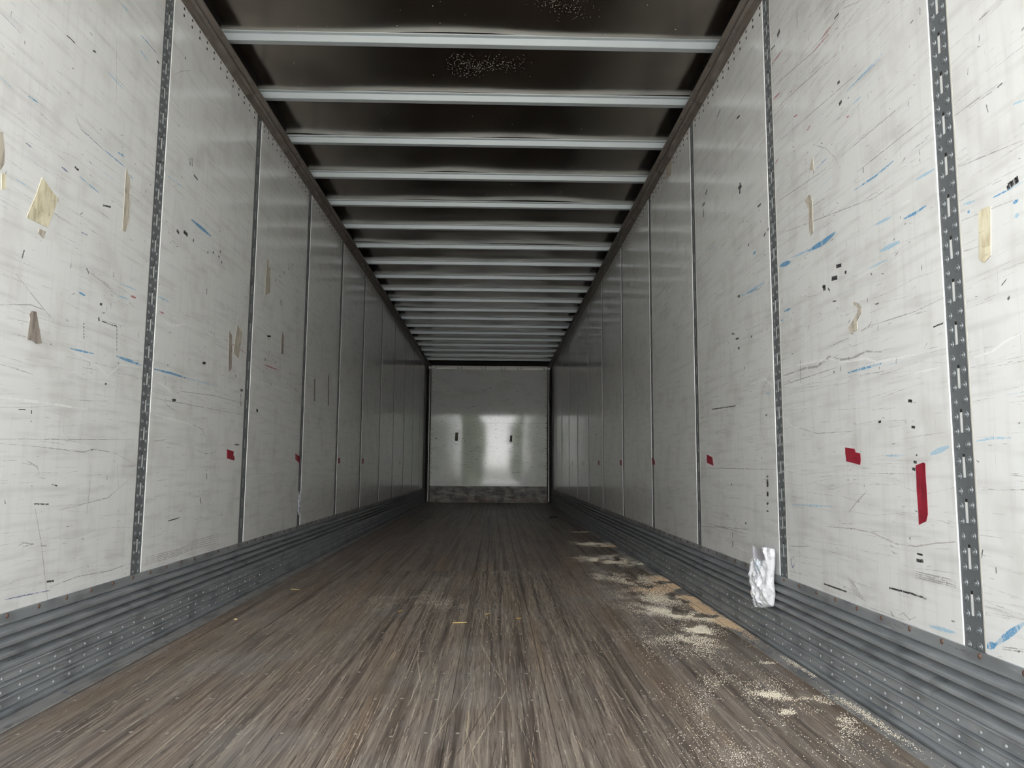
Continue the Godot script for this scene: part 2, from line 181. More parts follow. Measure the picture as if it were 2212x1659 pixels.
class MB:
	var v := PackedVector3Array()
	var n := PackedVector3Array()
	var t := PackedVector2Array()
	var idx := PackedInt32Array()

	func tri(a: int, b: int, c: int) -> void:
		var g := (v[b] - v[a]).cross(v[c] - v[a])
		if g.dot(n[a] + n[b] + n[c]) > 0.0:
			idx.append_array([a, c, b])
		else:
			idx.append_array([a, b, c])

	func vert(p: Vector3, nn: Vector3, uv := Vector2.ZERO) -> int:
		v.push_back(p); n.push_back(nn); t.push_back(uv)
		return v.size() - 1

	func quad(a: Vector3, b: Vector3, c: Vector3, d: Vector3, nn: Vector3, ua := Vector2.ZERO, ub := Vector2.ZERO, uc := Vector2.ZERO, ud := Vector2.ZERO) -> void:
		var k := v.size()
		vert(a, nn, ua); vert(b, nn, ub); vert(c, nn, uc); vert(d, nn, ud)
		tri(k, k + 1, k + 2); tri(k, k + 2, k + 3)

	func box(lo: Vector3, hi: Vector3) -> void:
		var x0 := minf(lo.x, hi.x); var x1 := maxf(lo.x, hi.x)
		var y0 := minf(lo.y, hi.y); var y1 := maxf(lo.y, hi.y)
		var z0 := minf(lo.z, hi.z); var z1 := maxf(lo.z, hi.z)
		var u := Vector2(0, 0)
		for s: float in [-1.0, 1.0]:
			var x := x0 if s < 0.0 else x1
			quad(Vector3(x, y0, z0), Vector3(x, y0, z1), Vector3(x, y1, z1), Vector3(x, y1, z0), Vector3(s, 0, 0), Vector2(z0, y0), Vector2(z1, y0), Vector2(z1, y1), Vector2(z0, y1))
			var y := y0 if s < 0.0 else y1
			quad(Vector3(x0, y, z0), Vector3(x1, y, z0), Vector3(x1, y, z1), Vector3(x0, y, z1), Vector3(0, s, 0), Vector2(x0, z0), Vector2(x1, z0), Vector2(x1, z1), Vector2(x0, z1))
			var z := z0 if s < 0.0 else z1
			quad(Vector3(x0, y0, z), Vector3(x1, y0, z), Vector3(x1, y1, z), Vector3(x0, y1, z), Vector3(0, 0, s), Vector2(x0, y0), Vector2(x1, y0), Vector2(x1, y1), Vector2(x0, y1))

	# a surface of revolution about an axis through 'at'; rings are (radius, height) pairs along 'axis'
	func lathe(at: Vector3, axis: Vector3, rings: Array, seg: int, squash := 1.0) -> void:
		var up := axis.normalized()
		var e1 := up.cross(Vector3.UP)
		if e1.length() < 0.1:
			e1 = up.cross(Vector3.RIGHT)
		e1 = e1.normalized()
		var e2 := up.cross(e1).normalized()
		var k0 := v.size()
		for i in rings.size():
			var r: Vector2 = rings[i]
			var a: Vector2 = rings[maxi(i - 1, 0)]
			var b: Vector2 = rings[mini(i + 1, rings.size() - 1)]
			var slope := Vector2(b.y - a.y, a.x - b.x).normalized()
			for s in seg:
				var ang := TAU * s / seg
				var dir := e1 * cos(ang) * squash + e2 * sin(ang)
				vert(at + dir * r.x + up * r.y, (dir * slope.x + up * slope.y).normalized(), Vector2(float(s) / seg, r.y))
		for i in rings.size() - 1:
			for s in seg:
				var p := k0 + i * seg + s
				var q := k0 + i * seg + (s + 1) % seg
				tri(p, q, q + seg); tri(p, q + seg, p + seg)

	# an open profile in (x, y) swept along z; faces look towards 'eye'
	func sweep_z(pts: Array, z0: float, z1: float, eye: Vector2, sx := 1.0) -> void:
		var run := 0.0
		for i in pts.size() - 1:
			var a := Vector2(pts[i].x * sx, pts[i].y)
			var b := Vector2(pts[i + 1].x * sx, pts[i + 1].y)
			var d := (b - a).normalized()
			var nn := Vector2(-d.y, d.x)
			if nn.dot(eye - (a + b) * 0.5) < 0.0:
				nn = -nn
			var r2 := run + a.distance_to(b)
			quad(Vector3(a.x, a.y, z0), Vector3(b.x, b.y, z0), Vector3(b.x, b.y, z1), Vector3(a.x, a.y, z1), Vector3(nn.x, nn.y, 0), Vector2(z0, run), Vector2(z0, r2), Vector2(z1, r2), Vector2(z1, run))
			run = r2

	func mesh(into: ArrayMesh = null) -> ArrayMesh:
		var m := into if into else ArrayMesh.new()
		var a := []
		a.resize(Mesh.ARRAY_MAX)
		a[Mesh.ARRAY_VERTEX] = v; a[Mesh.ARRAY_NORMAL] = n; a[Mesh.ARRAY_TEX_UV] = t; a[Mesh.ARRAY_INDEX] = idx
		m.add_surface_from_arrays(Mesh.PRIMITIVE_TRIANGLES, a)
		return m

var rng := RandomNumberGenerator.new()
var M := {}

# ---------------------------------------------------------------- nodes
func obj(called: String, mesh: Mesh, m: Material, parent: Node = self) -> MeshInstance3D:
	var o := MeshInstance3D.new()
	o.name = called
	o.mesh = mesh
	if m:
		o.material_override = m
	parent.add_child(o, true)
	return o

func struct(o: Node, label: String) -> Node:
	o.set_meta("kind", "structure"); o.set_meta("label", label)
	return o

func tag(o: Node, label: String, category: String, group := "", kind := "") -> Node:
	o.set_meta("label", label); o.set_meta("category", category)
	if group: o.set_meta("group", group)
	if kind: o.set_meta("kind", kind)
	return o

func numbered(called: String) -> String:
	if not has_node(called):
		return called
	var k := 1
	while has_node("%s_%03d" % [called, k]):
		k += 1
	return "%s_%03d" % [called, k]

func mat(c: Color, rough: float, metal := 0.0, tex: Texture2D = null, spec := 0.5) -> StandardMaterial3D:
	var m := StandardMaterial3D.new()
	m.albedo_color = c
	m.roughness = rough
	m.metallic = metal
	m.metallic_specular = spec
	if tex: m.albedo_texture = tex
	return m

func gloss(m: StandardMaterial3D, coat: float, rough: float) -> StandardMaterial3D:
	m.clearcoat_enabled = true
	m.clearcoat = coat
	m.clearcoat_roughness = rough
	return m

func rgb(r: int, g: int, b: int) -> Color:
	return Color(r / 255.0, g / 255.0, b / 255.0)

# ---------------------------------------------------------------- painted wear (flat marks only)
func noise_layer(w: int, h: int, seed_: int, freq: float, c: Color, lo: float, hi: float, top: float, oct := 3) -> Image:
	var f := FastNoiseLite.new()
	f.seed = seed_; f.frequency = freq; f.noise_type = FastNoiseLite.TYPE_SIMPLEX; f.fractal_octaves = oct
	var src := f.get_image(w, h, false, false, true).get_data()
	var out := PackedByteArray()
	out.resize(w * h * 4)
	var r := int(c.r8); var g := int(c.g8); var b := int(c.b8)
	var k := 0
	for i in w * h:
		out[k] = r; out[k + 1] = g; out[k + 2] = b
		out[k + 3] = int(clampf((src[i] / 255.0 - lo) / (hi - lo), 0.0, 1.0) * top * 255.0)
		k += 4
	return Image.create_from_data(w, h, false, Image.FORMAT_RGBA8, out)

func lay(img: Image, over: Image) -> void:
	var o: Image = over.duplicate()
	o.resize(img.get_width(), img.get_height(), Image.INTERPOLATE_BILINEAR)
	img.blend_rect(o, Rect2i(0, 0, o.get_width(), o.get_height()), Vector2i.ZERO)

func dab(img: Image, x: int, y: int, c: Color, a: float) -> void:
	if x < 0 or y < 0 or x >= img.get_width() or y >= img.get_height():
		return
	img.set_pixel(x, y, img.get_pixel(x, y).lerp(c, a))

func stroke(img: Image, pts: PackedVector2Array, width: float, c: Color, a: float, breakup := 0.2, taper := true) -> void:
	var total := 0.0
	for i in pts.size() - 1:
		total += pts[i].distance_to(pts[i + 1])
	var run := 0.0
	for i in pts.size() - 1:
		var d := pts[i + 1] - pts[i]
		var l := d.length()
		if l < 0.01:
			continue
		d /= l
		var side := Vector2(-d.y, d.x)
		var steps := int(l) + 1
		var gap := false
		for s in steps:
			if rng.randf() < 0.12:
				gap = rng.randf() < breakup
			var f := (run + float(s)) / maxf(total, 1.0)
			var w := width
			if taper:
				w *= 0.35 + 0.65 * sin(PI * clampf(f, 0.04, 0.96))
			var aa := a * (0.35 if gap else 1.0)
			if w < 1.0:
				aa *= maxf(w, 0.25)
			var nw := maxi(1, int(round(w)))
			var p := pts[i] + d * s
			for k in nw:
				var q := p + side * (k - (nw - 1) * 0.5)
				if nw > 2 and rng.randf() < breakup * 0.8:
					continue
				dab(img, int(q.x), int(q.y), c, aa)
		run += l

const MARK_COLOR := [Color(0.25, 0.55, 0.76), Color(0.55, 0.75, 0.86), Color(0.26, 0.3, 0.48), Color(0.09, 0.09, 0.1), Color(0.97, 0.97, 0.96), Color(0.45, 0.43, 0.42), Color(0.6, 0.2, 0.24), Color(0.52, 0.46, 0.42)]
const MARK_ALPHA := [0.95, 0.7, 0.8, 0.95, 0.9, 0.6, 0.75, 0.5]

var dirt_long: Array[Image] = []
var dirt_up: Array[Image] = []
var dirt_spot: Array[Image] = []

func paint_panel(w: int, h: int, side: int, s0: float, s1: float, seed_: int, wear: float, real_marks: bool) -> ImageTexture:
	rng.seed = seed_
	var img := Image.create(w, h, false, Image.FORMAT_RGBA8)
	img.fill(rgb(232, 232, 229))
	lay(img, dirt_spot[seed_ % dirt_spot.size()])
	lay(img, dirt_long[seed_ % dirt_long.size()])
	lay(img, dirt_up[(seed_ + 1) % dirt_up.size()])
	var kx := w / (s1 - s0)
	var ky := h / (PANEL_TOP - PANEL_LOW)
	# drag marks left by pallets and freight: nearly all run along the trailer
	for i in int(720 * wear):
		var y := rng.randf() * h
		var x := rng.randf() * w
		var l := (0.02 + 0.3 * pow(rng.randf(), 3.0)) * kx
		var up := (y < h * 0.55)
		var dy := rng.randfn(0.0, 0.035 if up else 0.05) * l
		var g := rng.randf_range(0.3, 0.62)
		var c := Color(g, g * 0.97, g * 0.94)
		if rng.randf() < 0.06: c = MARK_COLOR[1]
		if rng.randf() < 0.05: c = MARK_COLOR[7]
		stroke(img, PackedVector2Array([Vector2(x, y), Vector2(x + l * 0.5, y + dy * 0.4), Vector2(x + l, y + dy)]), rng.randf_range(0.4, 1.7) * kx / 800.0, c, rng.randf_range(0.12, 0.5), 0.6)
	# upright rub lines of the lower half
	for i in int(140 * wear):
		var y := h * rng.randf_range(0.35, 0.95)
		var x := rng.randf() * w
		var l := rng.randf_range(0.02, 0.16) * ky
		stroke(img, PackedVector2Array([Vector2(x, y), Vector2(x + rng.randfn(0, 2.0), y + l)]), rng.randf_range(0.5, 1.6) * kx / 800.0, Color(0.5, 0.48, 0.46), rng.randf_range(0.08, 0.3), 0.6)
	# gouges down to the dark core
	for i in int(85 * wear):
		var y := h * (1.0 - sqrt(rng.randf()) * 0.95)
		y = rng.randf() * h if rng.randf() < 0.5 else h * rng.randf_range(0.3, 0.7)
		var x := rng.randf() * w
		var l := rng.randf_range(0.003, 0.02) * kx
		var flat := rng.randf() < 0.65
		var e := Vector2(l, rng.randfn(0.0, 0.3) * l) if flat else Vector2(rng.randfn(0.0, 0.15) * l, l)
		stroke(img, PackedVector2Array([Vector2(x, y), Vector2(x, y) + e]), rng.randf_range(0.8, 3.2) * kx / 800.0, Color(0.13, 0.13, 0.14), rng.randf_range(0.5, 0.95), 0.4)
	for i in int(12 * wear):
		var y := rng.randf() * h
		var x := rng.randf() * w
		var l := rng.randf_range(0.05, 0.35) * kx
		stroke(img, PackedVector2Array([Vector2(x, y), Vector2(x + l * 0.5, y + rng.randfn(0, 6)), Vector2(x + l, y + rng.randfn(0, 12))]), rng.randf_range(0.8, 2.2) * kx / 800.0, MARK_COLOR[4], 0.7, 0.3)
	# long wavy rub lines
	for i in int(5 * wear):
		var y := h * rng.randf_range(0.4, 0.98)
		var pts := PackedVector2Array()
		for k in 9:
			pts.push_back(Vector2(w * k / 8.0, y + rng.randfn(0, 7)))
		stroke(img, pts, 1.2, MARK_COLOR[5], 0.35, 0.6, false)
	if real_marks and side == 1 and s0 < 3.2:
		# brown and red rubs high up between the two nearest posts
		for i in 130:
			var s := 2.2 + 0.8 * rng.randf()
			var yy := 2.1 + 0.5 * rng.randf() + 0.25 * (s - 2.6)
			var l := rng.randf_range(0.03, 0.22)
			var p := Vector2((s - s0) * kx, (PANEL_TOP - yy) * ky)
			stroke(img, PackedVector2Array([p, p + Vector2(l * kx, rng.randfn(0, 0.012) * ky)]), rng.randf_range(0.6, 2.2), [rgb(132, 108, 96), rgb(96, 84, 80), rgb(150, 80, 76), rgb(70, 62, 60)][rng.randi() % 4], rng.randf_range(0.15, 0.55), 0.6)
	if real_marks:
		for m: Array in MARKS:
			if int(m[0]) != side:
				continue
			var pts := PackedVector2Array()
			var inside := false
			for k in range(3, m.size(), 2):
				var s: float = m[k]
				pts.push_back(Vector2((s - s0) * kx, (PANEL_TOP - float(m[k + 1])) * ky))
				if s > s0 - 0.02 and s < s1 + 0.02: inside = true
			if not inside and not ((float(m[3]) < s0) != (float(m[m.size() - 2]) < s0)):
				continue
			var kind := int(m[1])
			var wpx := float(m[2]) * 0.001 * (kx + ky) * 0.5
			stroke(img, pts, maxf(wpx * 1.25, 1.0), MARK_COLOR[kind], MARK_ALPHA[kind], 0.12 if kind == 3 else 0.25, kind != 3)
	return ImageTexture.create_from_image(img)

func paint_floor(w: int, h: int, z0: float, z1: float, seed_: int, wear: float) -> ImageTexture:
	rng.seed = seed_
	var img := Image.create(w, h, false, Image.FORMAT_RGBA8)
	img.fill(rgb(141, 128, 117))
	var kx := w / 2.4
	var kz := h / (z0 - z1)
	# laminated strips, about 33 mm wide, butted at random lengths
	var patch := Image.create(8, 8, false, Image.FORMAT_RGBA8)
	for i in 72:
		var x := int(i * w / 72.0)
		var z := 0
		while z < h:
			var l := int(rng.randf_range(0.4, 1.6) * kz)
			var tones := [Color(0.2, 0.17, 0.15), Color(0.55, 0.5, 0.44), Color(0.45, 0.37, 0.3), Color(0.38, 0.35, 0.33)]
			var c: Color = tones[rng.randi() % 4]
			c.a = rng.randf_range(0.05, 0.3)
			patch.fill(c)
			patch.resize(maxi(1, int(w / 72.0) + 1), maxi(1, l))
			img.blend_rect(patch, Rect2i(0, 0, patch.get_width(), patch.get_height()), Vector2i(x, z))
			z += l
	lay(img, noise_layer(512, 24, seed_ + 1, 0.06, rgb(72, 62, 55), 0.5, 0.85, 0.7))
	lay(img, noise_layer(1024, 48, seed_ + 2, 0.12, rgb(180, 166, 150), 0.52, 0.85, 0.6))
	lay(img, noise_layer(1024, 96, seed_ + 3, 0.3, rgb(56, 48, 42), 0.55, 0.9, 0.6))
	lay(img, noise_layer(64, 128, seed_ + 4, 0.05, rgb(146, 143, 140), 0.55, 0.85, 0.35))
	lay(img, noise_layer(192, 24, seed_ + 5, 0.05, rgb(140, 112, 84), 0.6, 0.9, 0.3))
	# grain lines and drag scratches
	for i in int(9000 * wear):
		var x := rng.randf() * w
		var z := h * pow(rng.randf(), 0.8)
		var l := (0.03 + 0.6 * pow(rng.randf(), 3.0)) * kz
		var pale := rng.randf() < 0.6
		var c := rgb(208, 195, 178) if pale else rgb(50, 45, 43)
		if pale and rng.randf() < 0.2: c = rgb(206, 182, 146)
		var skew := rng.randfn(0.0, 0.02 if rng.randf() < 0.93 else 0.12) * l * kx / kz
		stroke(img, PackedVector2Array([Vector2(x, z), Vector2(x + skew * 0.5 + rng.randfn(0, 1.0), z + l * 0.5), Vector2(x + skew, z + l)]), rng.randf_range(0.6, 2.6) * kx / 850.0, c, rng.randf_range(0.2, 0.8), 0.5)
	# long drag scars of pallets, slightly askew
	for i in int(150 * wear):
		var x := rng.randf() * w
		var z := h * rng.randf_range(0.1, 1.0)
		var l := rng.randf_range(0.15, 0.9) * kz
		var sk := rng.randfn(0.0, 0.1) * l * kx / kz
		stroke(img, PackedVector2Array([Vector2(x, z), Vector2(x + sk * 0.4 + rng.randfn(0, 3), z + l * 0.4), Vector2(x + sk, z + l)]), rng.randf_range(1.2, 3.4) * kx / 850.0, rgb(216, 200, 172) if rng.randf() < 0.75 else rgb(60, 52, 46), rng.randf_range(0.4, 0.9), 0.35)
	for i in int(200 * wear):
		var x := rng.randf() * w
		var z := rng.randf() * h
		var l := rng.randf_range(0.03, 0.2) * kz
		stroke(img, PackedVector2Array([Vector2(x, z), Vector2(x + rng.randfn(0, 3), z + l)]), rng.randf_range(2.0, 9.0) * kx / 850.0, [rgb(188, 172, 148), rgb(60, 55, 54), rgb(120, 120, 126), rgb(52, 44, 38)][rng.randi() % 4], rng.randf_range(0.3, 0.75), 0.5)
	# spilled meal and dust trodden into the boards
	for g: Array in GRAINS:
		var cnt := int(g[6]) / 2 * (2 if int(g[7]) == 2 else 1)
		for i in cnt:
			var a := rng.randfn(0.0, 0.5)
			var b := rng.randfn(0.0, 0.5)
			var x := (float(g[0]) + float(g[2]) * a + float(g[4]) * b + 1.2) * kx
			var z := (z0 - (float(g[1]) + float(g[3]) * a + float(g[5]) * b)) * kz
			if z < 0.0 or z >= h:
				continue
			for q in 3:
				dab(img, int(x) + rng.randi_range(-1, 2), int(z) + rng.randi_range(-1, 1), rgb(226, 214, 190), rng.randf_range(0.12, 0.45))
	return ImageTexture.create_from_image(img)

func paint_metal(w: int, h: int, base: Color, seed_: int, n: int) -> ImageTexture:
	rng.seed = seed_
	var img := Image.create(w, h, false, Image.FORMAT_RGBA8)
	img.fill(base)
	lay(img, noise_layer(64, 64, seed_ + 1, 0.06, base.darkened(0.45), 0.55, 0.95, 0.4))
	lay(img, noise_layer(16, 128, seed_ + 2, 0.2, base.lightened(0.4), 0.55, 0.9, 0.45))
	for i in n:
		var x := rng.randf() * w
		var y := rng.randf() * h
		var l := rng.randf_range(8, 120)
		var cs := [base.lightened(0.5), base.darkened(0.6), Color(0.3, 0.38, 0.48), Color(0.42, 0.36, 0.3)]
		stroke(img, PackedVector2Array([Vector2(x, y), Vector2(x + l, y + rng.randfn(0, 1.5))]), rng.randf_range(0.6, 2.2), cs[rng.randi() % 4], rng.randf_range(0.15, 0.6), 0.5)
	return ImageTexture.create_from_image(img)

# ---------------------------------------------------------------- setting
func build_light() -> void:
	var cam := Camera3D.new()
	cam.name = "camera"
	cam.position = CAM
	cam.rotation_order = EULER_ORDER_YXZ
	cam.rotation = Vector3(0.11082, -0.02218, 0.00689)
	cam.fov = rad_to_deg(2.0 * atan(829.5 / 1613.04))
	cam.near = 0.05
	cam.far = 400.0
	add_child(cam)
	cam.current = true
	var sm := ProceduralSkyMaterial.new()
	sm.sky_top_color = Color(0.45, 0.49, 0.54)
	sm.sky_horizon_color = Color(0.97, 0.97, 0.962)
	sm.sky_curve = 0.25
	sm.ground_horizon_color = Color(0.6, 0.6, 0.58)
	sm.ground_bottom_color = Color(0.4, 0.39, 0.37)
	sm.sky_energy_multiplier = 1.0
	sm.ground_energy_multiplier = 1.0
	var sky := Sky.new()
	sky.sky_material = sm
	var env := Environment.new()
	env.background_mode = Environment.BG_SKY
	env.sky = sky
	env.tonemap_mode = Environment.TONE_MAPPER_LINEAR
	env.tonemap_exposure = 17.0
	env.sdfgi_enabled = true
	env.ssao_enabled = true
	env.ssil_enabled = true
	# the sun stands high over the front of the trailer: it lights the yard, not the inside
	var sun := DirectionalLight3D.new()
	sun.name = "sun"
	sun.light_energy = 1.6
	sun.light_color = Color(1.0, 0.985, 0.96)
	sun.light_angular_distance = 0.6
	sun.shadow_enabled = true
	sun.look_at_from_position(Vector3(4, 10, -6), Vector3.ZERO)
	add_child(sun)
	var we := WorldEnvironment.new()
	we.name = "world_environment"
	we.environment = env
	add_child(we)

func build_materials() -> void:
	for i in 3:
		dirt_long.append(noise_layer(24, 512, 11 + i, 0.09, rgb(120, 114, 108), 0.6, 1.0, 0.14, 4))
		dirt_up.append(noise_layer(256, 40, 31 + i, 0.08, rgb(128, 120, 112), 0.62, 1.0, 0.07, 4))
		dirt_spot.append(noise_layer(128, 256, 51 + i, 0.03, rgb(168, 162, 152), 0.55, 1.0, 0.22, 5))
	M.skin = mat(rgb(214, 214, 210), 0.4)
	M.white = mat(rgb(226, 226, 222), 0.2)
	M.post = mat(rgb(112, 116, 118), 0.5, 0.3)
	M.rivet = mat(rgb(150, 152, 152), 0.45, 0.35)
	M.post_rivet = mat(rgb(132, 136, 138), 0.38, 0.5)
	M.bead = mat(rgb(206, 203, 194), 0.4, 0.1)
	M.dark_rivet = mat(rgb(52, 50, 48), 0.6, 0.2)
	M.rust_rivet = mat(rgb(96, 74, 62), 0.6, 0.3)
	var liner_tex := paint_metal(1024, 512, rgb(158, 162, 164), 301, 420)
	M.liner = mat(Color.WHITE, 0.4, 0.4, liner_tex)
	M.strip = mat(Color.WHITE, 0.5, 0.2, paint_metal(1024, 128, rgb(150, 148, 145), 302, 160))
	M.rail = mat(Color.WHITE, 0.5, 0.45, paint_metal(1024, 128, rgb(122, 113, 104), 303, 120))
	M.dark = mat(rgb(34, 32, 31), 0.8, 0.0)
	M.bow = mat(rgb(176, 182, 182), 0.45, 0.3)
	M.header = mat(rgb(176, 172, 166), 0.3, 0.7)
	M.tube = mat(rgb(150, 148, 144), 0.4, 0.6)
	M.plate = mat(rgb(120, 120, 118), 0.45, 0.6)
	M.roof_skin = mat(rgb(120, 120, 120), 0.6, 0.3)
	M.subfloor = mat(rgb(30, 26, 23), 0.9)
	M.screw = mat(rgb(170, 162, 150), 0.45, 0.4)
	# roof sheet: dull aluminium with flecks of dried splash
	rng.seed = 71
	var rf := Image.create(1024, 2048, false, Image.FORMAT_RGBA8)
	rf.fill(rgb(172, 164, 154))
	lay(rf, noise_layer(64, 256, 72, 0.05, rgb(120, 112, 106), 0.5, 0.9, 0.5))
	M.roof = mat(Color.WHITE, 0.2, 1.0, ImageTexture.create_from_image(rf))

func rivet_mesh(seg: int, fine: bool) -> Array:
	return [Vector2(0.0100, 0.0), Vector2(0.0086, 0.0022), Vector2(0.0074, 0.0020), Vector2(0.0056, -0.0004), Vector2(0.0046, 0.0022), Vector2(0.0026, 0.0036), Vector2(0.0003, 0.0040)] if fine else [Vector2(0.0075, 0.0), Vector2(0.0045, 0.0009), Vector2(0.0003, 0.0012)]

func build_wall(side: int, tones: Dictionary) -> void:
	var sx := -1.0 if side == 0 else 1.0
	var posts: Array = POSTS_LEFT if side == 0 else POSTS_RIGHT
	var skin := MB.new()
	skin.box(Vector3(sx * (HW + 0.018), -0.08, REAR), Vector3(sx * (HW + 0.05), 2.96, FRONT - 0.06))
	var wall := obj("wall_left" if side == 0 else "wall_right", skin.mesh(), M.skin)
	struct(wall, "scuffed white left side wall of the trailer" if side == 0 else "scuffed white right side wall of the trailer")
	# --- panels
	for k in posts.size():
		var s0: float = posts[k] + POST_W * 0.5
		var s1: float = (posts[k + 1] - POST_W * 0.5 - 0.012) if k + 1 < posts.size() else 14.75
		s0 = maxf(s0, -REAR)
		var b := MB.new()
		var x := sx * HW
		var xb := sx * (HW + 0.018)
		var y0 := PANEL_LOW
		var y1 := PANEL_TOP
		var e := 0.0015
		b.quad(Vector3(x, y0, -s0 - e), Vector3(x, y1, -s0 - e), Vector3(x, y1, -s1 + e), Vector3(x, y0, -s1 + e), Vector3(-sx, 0, 0), Vector2(0, 1), Vector2(0, 0), Vector2(1, 0), Vector2(1, 1))
		for q: Array in [[-s0, -s0 - e, 1.0], [-s1, -s1 + e, -1.0]]:
			var za: float = q[0]
			var zb: float = q[1]
			var nz: float = q[2]
			b.quad(Vector3(xb, y0, za), Vector3(xb, y1, za), Vector3(x + sx * e, y1, za), Vector3(x + sx * e, y0, za), Vector3(0, 0, nz))
			b.quad(Vector3(x + sx * e, y0, za), Vector3(x + sx * e, y1, za), Vector3(x, y1, zb), Vector3(x, y0, zb), Vector3(-sx, 0, nz).normalized())
		obj("panel", b.mesh(), tones.get(k, tones[100 + k % 4]), wall)
	# --- posts with slots and rivets
	var fine_rivet := MB.new()
	fine_rivet.lathe(Vector3.ZERO, Vector3(-sx, 0, 0), rivet_mesh(10, true), 10)
	var fine_mesh := fine_rivet.mesh()
	for k in posts.size():
		var z: float = -posts[k]
		if z > REAR - 0.05:
			continue
		var x0 := sx * (HW + 0.003)
		var x1 := sx * (HW + 0.0045)
		var h := POST_W * 0.5
		var b := MB.new()
		b.box(Vector3(x0, PANEL_LOW, z - h), Vector3(x1, PANEL_TOP, z - 0.006))
		b.box(Vector3(x0, PANEL_LOW, z + 0.006), Vector3(x1, PANEL_TOP, z + h + 0.007))
		var off := 0.048 if side == 0 else 0.042
		var y := PANEL_LOW
		var i := 0
		while y < PANEL_TOP:
			var ys := PANEL_LOW + off + 0.043 + i * SLOT_PITCH
			b.box(Vector3(x0, y, z - 0.006), Vector3(x1, minf(ys, PANEL_TOP), z + 0.006))
			y = ys + 0.060
			i += 1
		var post := obj("post", b.mesh(), M.post, wall)
		var back := MB.new()
		back.box(Vector3(sx * (HW + 0.0053), PANEL_LOW, z - 0.012), Vector3(sx * (HW + 0.0175), PANEL_TOP, z + 0.012))
		obj("slot_backing", back.mesh(), M.white, post)
		# dark boxes paint the shade of the keyhole at each slot head
		var hole_shades := MB.new()
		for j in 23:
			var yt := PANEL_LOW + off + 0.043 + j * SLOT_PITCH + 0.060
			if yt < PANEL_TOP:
				hole_shades.box(Vector3(sx * (HW + 0.0046), yt - 0.009, z - 0.0058), Vector3(sx * (HW + 0.0054), yt - 0.0005, z + 0.0058))
		var hk := obj("slot_hole_shade", hole_shades.mesh(), M.dark, post)
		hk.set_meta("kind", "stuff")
		# light bead along the side next to the rear
		var bead := MB.new()
		bead.box(Vector3(sx * (HW + (0.001 if side == 0 else -0.0005)), PANEL_LOW + 0.009, z + h + (0.009 if side == 0 else 0.007)), Vector3(sx * (HW + 0.012), PANEL_TOP, z + h + 0.012))
		obj("edge_bead", bead.mesh(), M.bead, post)
		var single := (side == 1 and (k == 2 or k == 3)) or (side == 0 and k == 3)
		var many := MB.new()
		var yr := PANEL_LOW + 0.014
		var row := 0
		while yr < PANEL_TOP - 0.01:
			for c: float in [-0.021, 0.021]:
				var p := Vector3(x0, yr + (0.004 if c > 0.0 else 0.0), z + c)
				if single:
					var r := obj("rivet", fine_mesh, M.post_rivet, post)
					r.position = p
				else:
					many.lathe(p, Vector3(-sx, 0, 0), rivet_mesh(6, false), 6)
			yr += SLOT_PITCH / 3.0
			row += 1
		if not single:
			var o := obj("rivets", many.mesh(), M.post, post)
			o.set_meta("kind", "stuff")
	# --- pairs of rivets under the top rail
	var pairs := MB.new()
	var s := -0.5
	while s < 14.7:
		var near_post := false
		for q: float in posts:
			if absf(q - s) < 0.05: near_post = true
		if not near_post:
			for yy: float in [2.761, 2.729]:
				pairs.lathe(Vector3(sx * HW, yy, -s), Vector3(-sx, 0, 0), [Vector2(0.0075, 0.0), Vector2(0.0055, 0.0016), Vector2(0.0003, 0.002)], 7)
		s += 0.0898
	var pr := obj("panel_rivets", pairs.mesh(), M.dark_rivet, wall)
	pr.set_meta("kind", "stuff")
	# --- top rail: coved shelf with a groove
	var rail := MB.new()
	rail.sweep_z([Vector2(HW, 2.776), Vector2(HW - 0.006, 2.778), Vector2(HW - 0.03, 2.790), Vector2(HW - 0.048, 2.790), Vector2(HW - 0.050, 2.796), Vector2(HW - 0.056, 2.796), Vector2(HW - 0.058, 2.788), Vector2(HW - 0.082, 2.788), Vector2(HW - 0.084, 2.791), Vector2(HW - 0.084, 2.799), Vector2(HW - 0.002, 2.801)], REAR, FRONT, Vector2(0, 1.4), sx)
	var rl := obj("top_rail", rail.mesh(), M.rail, wall)
	var web := MB.new()
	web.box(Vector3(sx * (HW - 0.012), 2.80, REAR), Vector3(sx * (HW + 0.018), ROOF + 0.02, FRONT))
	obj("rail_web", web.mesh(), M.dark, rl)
	var rust := MB.new()
	for j in 27:
		var zb := bow_z(j)
		rust.lathe(Vector3(sx * (HW - 0.07), 2.788, zb - 0.05), Vector3(0, -1, 0), [Vector2(0.006, 0.0), Vector2(0.004, 0.002), Vector2(0.0003, 0.003)], 6)
	var rr := obj("rail_screws", rust.mesh(), M.rust_rivet, rl)
	rr.set_meta("kind", "stuff")
	# --- corrugated scuff liner
	var pts: Array = [Vector2(HW, 0.296), Vector2(HW - 0.004, 0.2955), Vector2(HW - 0.004, 0.263)]
	for j in 4:
		var yb := 0.263 - j * 0.0325
		pts.append_array([Vector2(HW + 0.009, yb - 0.003), Vector2(HW + 0.010, yb - 0.007), Vector2(HW - 0.013, yb - 0.0145), Vector2(HW - 0.017, yb - 0.0165), Vector2(HW - 0.018, yb - 0.019), Vector2(HW - 0.017, yb - 0.0275), Vector2(HW - 0.013, yb - 0.030)])
	for j in 3:
		var yb := 0.132 - j * 0.0385
		pts.append_array([Vector2(HW - 0.018, yb + 0.002), Vector2(HW - 0.019, yb - 0.001), Vector2(HW - 0.017, yb - 0.0035), Vector2(HW - 0.008, yb - 0.0075), Vector2(HW - 0.010, yb - 0.031), Vector2(HW - 0.004, yb - 0.0335)])
